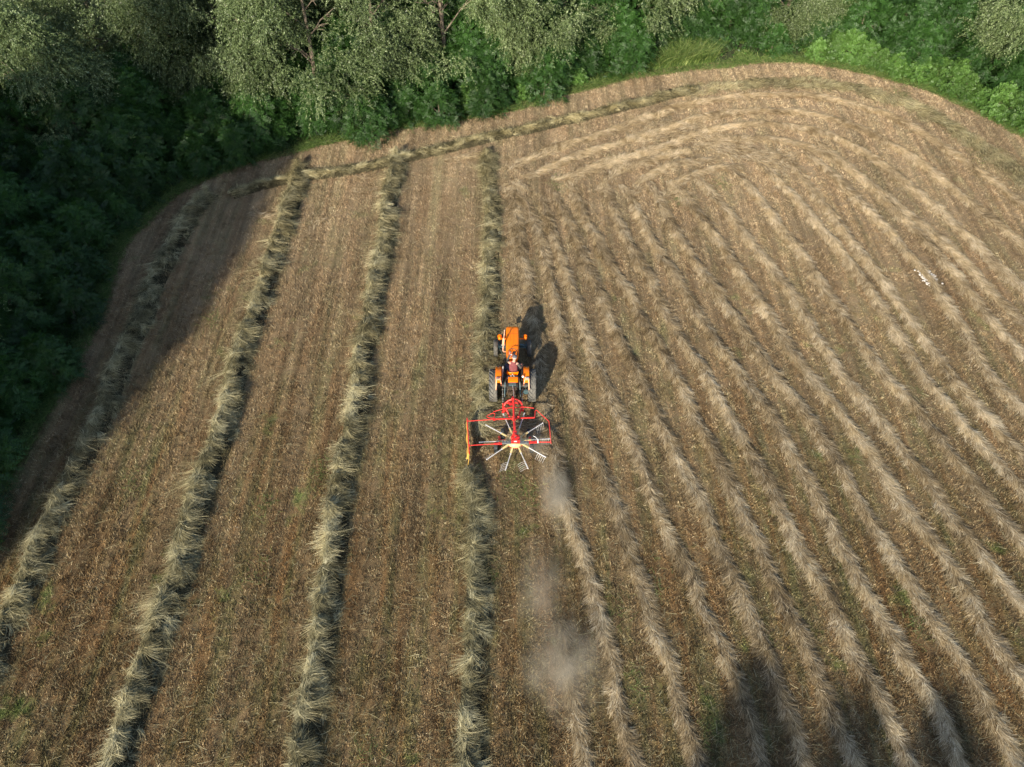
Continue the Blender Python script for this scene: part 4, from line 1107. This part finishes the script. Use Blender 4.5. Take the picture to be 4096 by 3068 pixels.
# hydraulic lift housing and linkage
mb = MB()
mb.tube([(-.20, .20, .88), (.20, .20, .88)], .055, 12); mb.box((0, .26, .86), (.26, .10, .12)); mb.box((0, -.02, .82), (.30, .30, .14))
for s in (-1, 1): mb.box((s * .17, .22, .90), (.08, .09, .1))
mb.build('hydraulic_housing', M['blue'], trac, .012)
mb = MB()
for p, r_ in (((-.06, .24, .96), .035), ((.05, .23, .97), .03), ((.0, .30, .98), .03), ((-.02, .18, .95), .025)): mb.ball(p, r_, 8)
mb.tube([(-.1, .25, .9), (-.06, .24, .99)], .012, 6); mb.tube([(.06, .22, .92), (.10, .20, 1.0)], .012, 6)
mb.build('control_valve', M['steel'], trac)
mb = MB()
mb.box((0, -.18, .58), (.36, .26, .44)); mb.box((.02, -.38, .60), (.22, .20, .24)); mb.tube([(0, -.3, .52), (0, -.62, .50)], .045, 10)
for k in range(26):
    mb.box((random.uniform(-.18, .2), random.uniform(-.52, -.05), random.uniform(.60, .80)), (random.uniform(.03, .08), random.uniform(.03, .07), random.uniform(.04, .08)), Matrix.Rotation(random.uniform(0, 3), 3, 'Z'))
for k in range(14): mb.tube([(random.uniform(-.16, .16), random.uniform(-.5, -.1), .8), (random.uniform(-.18, .18), random.uniform(-.6, -.1), random.uniform(.6, .72))], .009, 5)
mb.bar((-.32, -.62, .42), (.34, -.62, .42), .05, .03)
mb.build('gearbox_casing', M['mud'], trac, .008)
for s in (-1, 1):
    mb = MB(); mb.bar((s * .225, .22, .92), (s * .29, -.10, .99), .05, .035); mb.ball((s * .29, -.10, .99), .03, 8); mb.build('lift_arm', M['iron'], trac)
    mb = MB(); mb.tube([(s * .29, -.10, .99), (s * .31, -.40, .62)], .021, 8); mb.tube([(s * .31, -.40, .62), (s * .315, -.48, .52)], .012, 6); mb.build('lift_rod', M['blue'], trac)
    mb = MB(); mb.bar((s * .24, .08, .42), (s * .34, -.86, .50), .055, .022); mb.ball((s * .34, -.86, .50), .035, 8); mb.build('lower_link', M['iron'], trac)
    mb = MB()
    for k in range(9):
        c_ = Vector((s * .40, .05, .62)).lerp(Vector((s * .38, -.80, .50)), k / 8); mb.box(c_, (.022 if k % 2 else .05, .06, .05 if k % 2 else .022))
    mb.build('check_chain', M['steel'], trac)
mb = MB(); mb.tube([(.0, -.12, .82), (.05, -.50, .84), (.05, -.80, .88)], .02, 8); mb.build('top_link', M['steel'], trac)
# levers
mb = MB(); mb.tube([(-.40, .16, .62), (-.385, .30, 1.12)], .013, 8); mb.tube([(-.385, .30, 1.12), (-.375, .36, 1.40)], .021, 10); mb.build('upright_lever', M['galv'], trac)
mb = MB(); mb.tube([(.27, .55, .8), (.31, .62, 1.02)], .011, 6); mb.ball((.31, .62, 1.03), .024, 8); mb.tube([(.35, .45, .8), (.38, .52, .98)], .010, 6); mb.ball((.38, .52, .99), .02, 8)
mb.tube([(-.07, .80, .7), (-.07, .74, .98)], .011, 6); mb.ball((-.07, .74, .99), .022, 8); mb.build('gear_lever', M['black'], trac)
mb = MB(); mb.box((.40, .30, .78), (.07, .30, .10)); mb.tube([(.41, .62, .8), (.42, .25, .84), (.40, -.05, .75)], .014, 6); mb.build('fuel_line', M['mud'], trac, .01)

# ================================================================== driver
def skinned(chains, m, name, parent=None, sub=2, root=0):
    """chains of (point, radius) joined by index: verts list [(co, r)], edges list"""
    vs, es = chains
    me = bpy.data.meshes.new(name); me.from_pydata([v[0] for v in vs], es, [])
    o = bpy.data.objects.new(name, me); COL.objects.link(o)
    md = o.modifiers.new('skin', 'SKIN'); md.use_smooth_shade = True
    for i, v in enumerate(vs):
        r = v[1] if isinstance(v[1], tuple) else (v[1], v[1])
        me.skin_vertices[0].data[i].radius = r
        me.skin_vertices[0].data[i].use_root = (i == root)
    sb = o.modifiers.new('sub', 'SUBSURF'); sb.levels = sub; sb.render_levels = sub
    dg = bpy.context.evaluated_depsgraph_get()
    m2 = bpy.data.meshes.new_from_object(o.evaluated_get(dg))
    bpy.data.objects.remove(o)
    return m2
def join_meshes(name, ms, m, parent, extra=None):
    bm = bmesh.new()
    for x in ms: bm.from_mesh(x)
    if extra: extra(bm)
    me = bpy.data.meshes.new(name); bm.to_mesh(me); bm.free()
    me.polygons.foreach_set('use_smooth', [True] * len(me.polygons)); me.materials.clear(); me.materials.append(m)
    o = bpy.data.objects.new(name, me); COL.objects.link(o); o.parent = parent
    return o
DRV = empty('person', (TX + .03, TY + .52, .86)); tag(DRV, 'driver in a maroon vest and grey cap sitting on the orange tractor seat', 'person')
# local to the hips; +Y forward
hip = (0, 0, .06); waist = (0, .01, .22); chest = (.005, .05, .40); neck = (.03, .09, .555); hd0 = (.045, .12, .64); hd1 = (.05, .145, .715); hd2 = (.05, .15, .78)
shL = (-.165, .08, .50); elL = (-.235, .27, .36); wrL = (-.145, .50, .52); haL = (-.125, .585, .545)
shR = (.175, .05, .49); elR = (.30, -.01, .27); wrR = (.345, .20, .17); haR = (.345, .275, .165)
kL = (-.27, .40, .02); aL = (-.31, .33, -.36); kR = (.27, .42, .03); aR = (.30, .38, -.36)
vs = [(hip, .115), (waist, (.105, .080)), (chest, (.115, .075)), (neck, .055), (hd0, .062), (hd1, .082), (hd2, .075),
      (shL, .048), (elL, .042), (wrL, .028), (haL, (.036, .018)), (shR, .048), (elR, .042), (wrR, .028), (haR, (.036, .018)),
      ((-.10, .03, .03), .085), (kL, .062), (aL, .042), ((.10, .03, .03), .085), (kR, .062), (aR, .042)]
es = [(0, 1), (1, 2), (2, 3), (3, 4), (4, 5), (5, 6), (2, 7), (7, 8), (8, 9), (9, 10), (2, 11), (11, 12), (12, 13), (13, 14), (0, 15), (15, 16), (16, 17), (0, 18), (18, 19), (19, 20)]
ms = [skinned((vs, es), None, 'b')]
def fingers(hand, fwd, side, up, mirror):
    out = []
    h0 = Vector(hand); f = Vector(fwd).normalized(); s = Vector(side).normalized() * mirror; u = Vector(up).normalized()
    for k, (o_, ln) in enumerate(((-.028, .066), (-.010, .075), (.009, .070), (.027, .055))):
        b = h0 + s * o_ - f * .01; a = b + f * ln * .55 + u * .004; c = a + f * ln * .20 - u * ln * .42; d = c - f * ln * .20 - u * ln * .30
        out.append(([(tuple(b), .010), (tuple(a), .0095), (tuple(c), .0088), (tuple(d), .0078)], [(0, 1), (1, 2), (2, 3)]))
    b = h0 - f * .045 - s * .022; a = b - s * .032 + f * .02 - u * .012; c = a + f * .030 - u * .020
    out.append(([(tuple(b), .013), (tuple(a), .0115), (tuple(c), .0095)], [(0, 1), (1, 2)]))
    return out
for ch in fingers(haL, (.1, 1, .25), (1, -.1, 0), (0, -.25, 1), 1) + fingers(haR, (0, 1, -.15), (1, 0, 0), (0, .15, 1), -1):
    ms.append(skinned(ch, None, 'f', sub=1))
def face(bm):
    R = Matrix.Rotation(math.radians(-18), 3, 'X')
    c = Vector((.05, .145, .725))
    def b(off, r, sc):
        ret = bmesh.ops.create_uvsphere(bm, u_segments=10, v_segments=7, radius=r)
        for v in ret['verts']: v.co = c + R @ (Vector(off) + Vector((v.co.x * sc[0], v.co.y * sc[1], v.co.z * sc[2])))
    b((0, .094, -.012), .016, (.8, 1.3, 1.3)); b((0, .085, -.05), .024, (1.2, .4, .35)); b((0, .06, -.085), .03, (1, .9, .7))
    for s in (-1, 1):
        b((s * .032, .078, .012), .017, (1, .5, .5)); b((s * .087, -.002, -.012), .022, (.35, .8, 1.3))
body = join_meshes('body', ms, M['skin'], DRV, face)
mb = MB()
for s in (-1, 1): mb.ball(Vector((.05, .145, .725)) + Matrix.Rotation(math.radians(-18), 3, 'X') @ Vector((s * .032, .080, .012)), .010, 8)
mb.build('eyes', M['eye'], DRV)
# clothes follow the body a little larger
g_ = .016
vest = [((0, -.005, .00), .155), (waist, (.165, .135)), (chest, (.185, .135)), ((.02, .075, .525), (.10, .085)), ((-.135, .075, .49), .085), ((.145, .055, .485), .085)]
join_meshes('vest', [skinned((vest, [(0, 1), (1, 2), (2, 3), (2, 4), (2, 5)]), None, 'v', root=1)], M['vest'], DRV)
slL = [((-.13, .075, .495), .062), ((-.20, .175, .43), .058), (elL, .054), ((-.16, .46, .49), .042)]
slR = [((.14, .055, .485), .062), ((.24, .02, .38), .058), (elR, .056), ((.315, .06, .235), .050)]
join_meshes('shirt_sleeves', [skinned((slL, [(0, 1), (1, 2), (2, 3)]), None, 's'), skinned((slR, [(0, 1), (1, 2), (2, 3)]), None, 's')], M['shirt'], DRV)
tr_ = [((0, 0, .02), .135), ((-.11, .05, .03), .10), (kL, .080), (aL, .062), ((.11, .05, .03), .10), (kR, .080), (aR, .062)]
join_meshes('trousers', [skinned((tr_, [(0, 1), (1, 2), (2, 3), (0, 4), (4, 5), (5, 6)]), None, 't')], M['jeans'], DRV)
for p in (aL, aR):
    mb = MB(); mb.ball((p[0], p[1] + .05, p[2] - .025), .06, 12, (.8, 2.1, .75)); mb.build('shoe', M['shoe'], DRV)
Rh = Matrix.Rotation(math.radians(-14), 3, 'X'); hc = Vector((.05, .150, .765))
mb = MB(); rings = []
for q in range(7):
    a = q / 6 * PI / 2
    rings.append([hc + Rh @ Vector((.098 * math.cos(a) * math.cos(t), .112 * math.cos(a) * math.sin(t), .075 * math.sin(a) + .0)) for t in [2 * PI * k / 18 for k in range(18)]])
rings[-1] = [hc + Rh @ Vector((.004 * math.cos(t), .004 * math.sin(t), .077)) for t in [2 * PI * k / 18 for k in range(18)]]
mb.loft(rings)
mb.loft([[hc + Rh @ Vector((x, y, .004 - .012 * abs(x) / .08 + dz)) for x, y in ((-.075, .07), (-.065, .13), (-.03, .165), (.03, .165), (.065, .13), (.075, .07))] for dz in (-.006, .006)])
mb.build('cap', M['cap'], DRV)
mb = MB(); mb.ball((.05, .118, .715), .082, 14, (1.04, .72, .70)); mb.build('hair', M['hair'], DRV)

# ================================================================== rotary rake
HX, HY = .10, 17.62
rake = empty('hay_rake', (HX, HY, 0)); tag(rake, 'red single-rotor hay rake with ten tined arms behind the tractor', 'hay rake')
def Z3(x, y, z):
    p = G(1840 + x / 4.874, 1560 + y / 4.874, z); return Vector((p.x - HX, p.y - HY, z))
red = M['red']
mb = MB()
mb.bar(Z3(1042, 250, 1.02), Z3(1055, 560, .98), .08, .09); mb.bar(Z3(1055, 558, .98), Z3(1066, 850, .94), .085, .09)
mb.bar(Z3(1068, 260, 1.03), Z3(1068, 355, 1.02), .02, .16)
mb.build('drawbar', red, rake, .012)
mb = MB()
arch = [Z3(868, 400, .62), Z3(862, 310, .68), Z3(885, 255, .78), Z3(945, 205, .90), Z3(1030, 178, .98)]
mb.tube(arch, .034, 10); arch = [Z3(1100, 185, .98), Z3(1160, 215, .90), Z3(1205, 265, .78), Z3(1218, 320, .68), Z3(1218, 390, .62)]
mb.tube([Z3(1030, 178, .98)] + arch, .034, 10)
mb.bar(Z3(880, 250, .66), Z3(1200, 250, .66), .07, .06); mb.box(Z3(1045, 190, .98), (.10, .22, .10))
mb.tube([Z3(1030, 130, 1.02), Z3(1040, 200, 1.0)], .035, 8); mb.box(Z3(1030, 175, 1.03), (.12, .05, .10))
mb.plate([Z3(960, 250, .70), Z3(1040, 265, .70), Z3(985, 330, .70), Z3(950, 290, .70)], (0, 0, .02)); mb.plate([Z3(1110, 250, .70), Z3(1190, 250, .70), Z3(1125, 290, .70)], (0, 0, .02))
mb.box(Z3(862, 375, .60), (.12, .20, .10)); mb.box(Z3(1220, 370, .60), (.09, .18, .12))
mb.build('headstock', red, rake, .006)
for a, b in (((893, 350), (962, 510)), ((1210, 310), (1140, 515))):
    mb = MB(); mb.tube([Z3(*a, .72), Z3(*b, .55)], .034, 10); mb.ball(Z3(*b, .55), .05, 8); mb.build('strut', red, rake)
mb = MB(); mb.bar(Z3(837, 255, .72), Z3(840, 425, .30), .05, .05); mb.box(Z3(840, 428, .28), (.10, .10, .02)); mb.build('parking_stand', red, rake, .006)
ZB = .74
mb = MB(); mb.bar(Z3(655, 570, ZB), Z3(1450, 538, ZB), .048, .045); mb.box(Z3(665, 570, ZB), (.10, .075, .07)); mb.box(Z3(1050, 550, .82), (.16, .10, .16)); mb.build('cross_bar', red, rake, .008)
mb = MB()
mb.tube([Z3(1455, 545, ZB), Z3(1462, 470, ZB), Z3(1465, 405, ZB), Z3(1497, 392, ZB), Z3(1600, 490, ZB), Z3(1735, 612, ZB), Z3(1755, 820, ZB - .02), Z3(1775, 1045, ZB - .05)], .015, 10)
mb.build('guard_rail', red, rake)
mb = MB(); mb.tube([Z3(650, 423, .80), Z3(760, 392, .80), Z3(860, 363, .80), Z3(940, 350, .80), Z3(1020, 345, .80), Z3(1140, 340, .80), Z3(1230, 330, .80), Z3(1340, 340, .80), Z3(1440, 355, .80)], .016, 8); mb.build('front_guard', red, rake)
mb = MB(); mb.tube([Z3(660, 548, .77), Z3(570, 545, .77), Z3(528, 525, .77), Z3(528, 500, .77), Z3(600, 465, .77), Z3(645, 448, .77), Z3(680, 460, .77), Z3(678, 490, .77), Z3(655, 550, .77)], .015, 8); mb.build('guard_loop', red, rake)
mb = MB(); mb.tube([Z3(150, 606, .76), Z3(660, 572, .76)], .016, 8); mb.tube([Z3(178, 1080, .70), Z3(690, 1050, .70)], .016, 8)
mb.build('curtain_arm', red, rake)
# curtain at the left
mb = MB(); mb.tube([Z3(138, 545, .80), Z3(160, 900, .76), Z3(180, 1250, .70)], .020, 8); mb.box(Z3(150, 608, .78), (.06, .08, .05)); mb.box(Z3(177, 1080, .73), (.06, .08, .05))
cf = mb.build('curtain_frame', M['rust'], rake); cf.data.materials[0] = M['red']
mb = MB(); rr = []
for k in range(26):
    t = k / 25; p = Z3(138 + 42 * t, 580 + 770 * t, .76 - .06 * t); wv = .025 * math.sin(t * 17)
    rr.append([p + Vector((-.015 + wv * .2, 0, 0)), p + Vector((.005 + wv * .2, 0, 0)), p + Vector((-.05 + wv, 0, -.52 - .03 * math.sin(t * 9))), p + Vector((-.07 + wv, 0, -.52 - .03 * math.sin(t * 9)))])
mb.loft(rr); mb.build('hay_curtain', M['yellow'], cf)
mb = MB(); mb.plate([Z3(155, 1240, .60), Z3(180, 1240, .60), Z3(172, 1345, .42), Z3(122, 1345, .42)], (0, 0, .02)); mb.build('curtain_flap', M['yellow'], cf)
# rotor hub
mb = MB(); mb.lathe([(.60, .10), (.62, .30), (.66, .31), (.72, .29), (.79, .20), (.81, .08), (.81, .001)], (0, 0, 0), 'Z', 36); hub = mb.build('rotor_hub', M['beige'], rake)
hub.location = (Z3(1075, 975, .72).x, Z3(1075, 975, .72).y, 0)
mb = MB()
hc3 = Z3(1080, 925, .86)
mb.lathe([(-.05, .17), (.0, .175), (.03, .14), (.05, .13), (.05, .001)], hc3, 'Z', 26); mb.box(Z3(1066, 850, .93), (.15, .16, .16)); mb.tube([Z3(1066, 850, .98), Z3(1078, 900, 1.02)], .055, 10)
mb.plate([hc3 + Vector((-.17, -.02, .05)), hc3 + Vector((.17, -.02, .05)), hc3 + Vector((.06, -.16, .05)), hc3 + Vector((-.06, -.16, .05))], (0, 0, .02))
mb.build('gearbox', red, rake, .008)
mb = MB(); mb.tube([Z3(1070, 860, 1.0), Z3(1080, 910, .98)], .028, 8); mb.tube([Z3(1055, 720, 1.06), Z3(1062, 200, 1.10), Z3(1058, 120, 1.10)], .010, 6); mb.ball(Z3(1080, 915, .98), .04, 10); mb.build('drive_shaft', M['iron'], rake)
mb = MB(); mb.box(Z3(1085, 1000, .86), (.33, .06, .12)); mb.box(Z3(1085, 1030, .84), (.36, .05, .05)); rp = mb.build('rear_plate', red, rake, .006)
mb = MB(); mb.box(Z3(1080, 1003, .925), (.11, .045, .006)); mb.build('sticker', M['white'], rp)
mb = MB(); mb.tube([Z3(1000, 1135, .62), Z3(1160, 1135, .62)], .008, 6); mb.ball(Z3(1000, 1135, .62), .03, 8); mb.box(Z3(1160, 1135, .62), (.035, .06, .05)); mb.plate([Z3(905, 1070, .60), Z3(1240, 1055, .60), Z3(1200, 1100, .60), Z3(960, 1105, .60)], (0, 0, .02)); mb.build('rear_bracket', red, rake, .003)
for x0, x1 in ((822, 998), (1170, 1338)):
    mb = MB(); mb.box((Z3(x0, 1030, .84) + Z3(x1, 1022, .84)) / 2, ((x1 - x0) / 4.874 / 105, .115, .05))
    for q in (.1, .48, .85):
        pp = Z3(x0 + (x1 - x0) * q, 1000, .90); mb.bar(pp + Vector((.0, .08, 0)), pp + Vector((-.03, -.08, -.02)), .022, .05)
    mb.build('arm_rack', M['grey'], rake, .005)
mb = MB(); mb.bar(Z3(668, 1050, .72), Z3(822, 1046, .80), .06, .055); mb.build('rear_boom', red, rake, .006)
mb = MB(); mb.bar(Z3(1338, 1022, .80), Z3(1500, 1013, .74), .075, .06); mb.box(Z3(1485, 1013, .75), (.05, .09, .08)); mb.tube([Z3(1500, 1015, .73), Z3(1775, 1015, .70)], .020, 8); mb.build('rear_boom', red, rake, .006)
mb = MB(); mb.tube([Z3(1520, 1035, .74), Z3(1520, 975, .78), Z3(1512, 965, .80)], .026, 10); mb.tube([Z3(1512, 965, .80), Z3(1470, 915, .82), Z3(1428, 895, .80)], .010, 6); mb.build('hose_coupling', M['white'], rake)
# wheels under the rotor
for (x, y) in ((700, 1118), (832, 850), (1330, 860), (1395, 1120)):
    p = Z3(x, y, .21); mb = MB()
    mb.lathe([(-.04, .10), (-.045, .13), (.045, .13), (.04, .10), (.02, .02), (-.02, .02)], (0, 0, 0), 'X', 20, True); wl = mb.build('wheel', red, rake); wl.location = p
    mb = MB(); mb.lathe([(-.055, .12), (-.072, .155), (-.065, .19), (-.03, .207), (.03, .207), (.065, .19), (.072, .155), (.055, .12)], (0, 0, 0), 'X', 30, True)
    for k in range(18):
        a = 2 * PI * k / 18; mb.box((0, math.cos(a) * .206, math.sin(a) * .206), (.11, .018, .014), Matrix.Rotation(a - PI / 2, 3, 'X'))
    mb.build('tyre', M['rubber2'], wl, smooth=False)
mb = MB()
for (x, y) in ((765, 975), (1365, 985)):
    sg = -1 if x < 1000 else 1
    mb.bar(Z3(x, y - 70, .45), Z3(x, y + 95, .30), .045, .05); mb.tube([Z3(x, y - 60, .48), Z3(x, y + 20, .56)], .05, 8); mb.bar(Z3(x - sg * 10, y + 10, .45), Z3(x - sg * 200, y + 10, .55), .05, .05)
    mb.plate([Z3(x - sg * 20, y - 20, .60), Z3(x - sg * 65, y + 20, .60), Z3(x - sg * 50, y + 40, .60), Z3(x - sg * 10, y + 10, .60)], (0, 0, .02))
mb.build('wheel_carrier', red, rake, .006)
# ten arms; tines hang where the cam lets the arm down
tips = [((845, 468), .66, 0), ((1255, 455), .66, 0), ((1612, 645), .60, 1), ((1762, 950), .52, 2), ((1668, 1308), .46, 3), ((1325, 1525), .42, 4), ((888, 1555), .42, 5), ((525, 1352), .46, 6), ((380, 1020), .60, 7), ((508, 682), .66, 0)]
hx, hy = hub.location.x, hub.location.y
for (tp, z, mode) in tips:
    T_ = Z3(*tp, z); d = Vector((T_.x - hx, T_.y - hy, 0)); ln = d.length; d.normalize()
    s0 = Vector((hx, hy, .68)) + d * .24; s1 = Vector((hx, hy, .68)).lerp(T_, .46); s1.z = .68 + (z - .68) * .35
    mb = MB(); mb.bar(s0, s1, .058, .055); arm = mb.build('arm', M['beige'], rake, .008)
    mb = MB(); mb.tube([s1 - d * .02, T_], .017, 10); mb.tube([s1, s1 + d * .03], .034, 10); mb.ball(T_, .030, 10)
    for q in range(5):
        c_ = s1.lerp(T_, .58 + .083 * q); mb.tube([c_ - d * .012, c_ + d * .012], .027, 10)
    tube = mb.build('tine_tube', M['galv'], arm)
    if mode:
        # tine direction on the ground: swept back against the sense of rotation
        tang = Vector((d.y, -d.x, 0))
        dirs = {1: (tang * .10 + Vector((.02, -.10, -.42))), 2: Vector((.0, -.10, -.42)), 3: Vector((-.18, -.18, -.36)), 4: Vector((-.42, -.06, -.28)), 5: Vector((-.36, .06, -.30)), 6: Vector((-.20, .28, -.30)), 7: None}[mode]
        if dirs is not None:
            mb = MB()
            for q in range(5):
                c_ = s1.lerp(T_, .56 + .108 * q)
                e = c_ + dirs * .66
                e.z = max(e.z, .03)
                m1 = c_.lerp(e, .4) + Vector((0, 0, .055)) + d * .01
                m2 = c_.lerp(e, .75) + Vector((0, 0, .035)) + d * .005
                mb.tube([c_, m1, m2, e], .0048, 5)
            mb.build('tines', M['galv'], tube)

# ================================================================== dust thrown up by the rake
def dust(label, c, rad, dens, seed, scale=2.2, rz=0.):
    mb = MB(); mb.ball((0, 0, 0), 1.0, 24); m = bpy.data.materials.new('dust'); m.use_nodes = True
    n = m.node_tree.nodes; l = m.node_tree.links; n.remove(n['Principled BSDF'])
    pv = n.new('ShaderNodeVolumePrincipled'); pv.inputs['Color'].default_value = (1.0, .88, .68, 1); pv.inputs['Anisotropy'].default_value = .1
    tc = n.new('ShaderNodeTexCoord')
    ln = n.new('ShaderNodeVectorMath'); ln.operation = 'LENGTH'; l.new(tc.outputs['Object'], ln.inputs[0])
    wn = n.new('ShaderNodeTexNoise'); wn.inputs['Scale'].default_value = 1.7; wn.inputs['Detail'].default_value = 3; l.new(tc.outputs['Object'], wn.inputs['Vector'])
    ad = n.new('ShaderNodeMath'); ad.operation = 'MULTIPLY_ADD'; ad.inputs[1].default_value = .9; l.new(wn.outputs[0], ad.inputs[0]); l.new(ln.outputs['Value'], ad.inputs[2])
    fall = maprange(n, l, ad.outputs[0], .35, 1.18, 1, 0)
    mp = n.new('ShaderNodeMapping'); mp.inputs['Location'].default_value = (seed, seed * 2, 0); mp.inputs['Scale'].default_value = (rad[0], rad[1], rad[2]); l.new(tc.outputs['Object'], mp.inputs[0])
    ns = maprange(n, l, noise(n, l, mp.outputs[0], scale, 4, .6), .28, .80)
    p = n.new('ShaderNodeMath'); p.operation = 'POWER'; p.inputs[1].default_value = 1.6; l.new(fall, p.inputs[0])
    a = n.new('ShaderNodeMath'); a.operation = 'MULTIPLY'; l.new(p.outputs[0], a.inputs[0]); l.new(ns, a.inputs[1])
    b = n.new('ShaderNodeMath'); b.operation = 'MULTIPLY'; b.inputs[1].default_value = dens; l.new(a.outputs[0], b.inputs[0])
    l.new(b.outputs[0], pv.inputs['Density']); l.new(pv.outputs[0], n['Material Output'].inputs['Volume'])
    o = mb.build('dust_cloud', m); o.location = c; o.scale = rad; o.rotation_euler = (0, 0, rz)
    tag(o, label, 'dust', kind='stuff')
p = F_(1215, 1430); dust('soft puff of dust hanging over the lowest short swath remnant', (p.x, p.y - .3, .6), (2.3, 2.5, .7), 3.8, 3, 1.3)
p = F_(1195, 1060); dust('trail of dust rising behind the right side of the rake', (p.x + .05, p.y - .5, .5), (1.0, 2.4, .55), 7.0, 7, 1.8, .12)
p = F_(1150, 965); dust('thin dust beneath the right arms of the rake', (p.x, p.y - .1, .3), (1.1, .9, .35), 7.0, 5, 2.0)
p = F_(1165, 1280); dust('faint dust between the puff and the rake', (p.x, p.y - .2, .5), (1.4, 3.0, .6), 2.3, 9, 1.4)
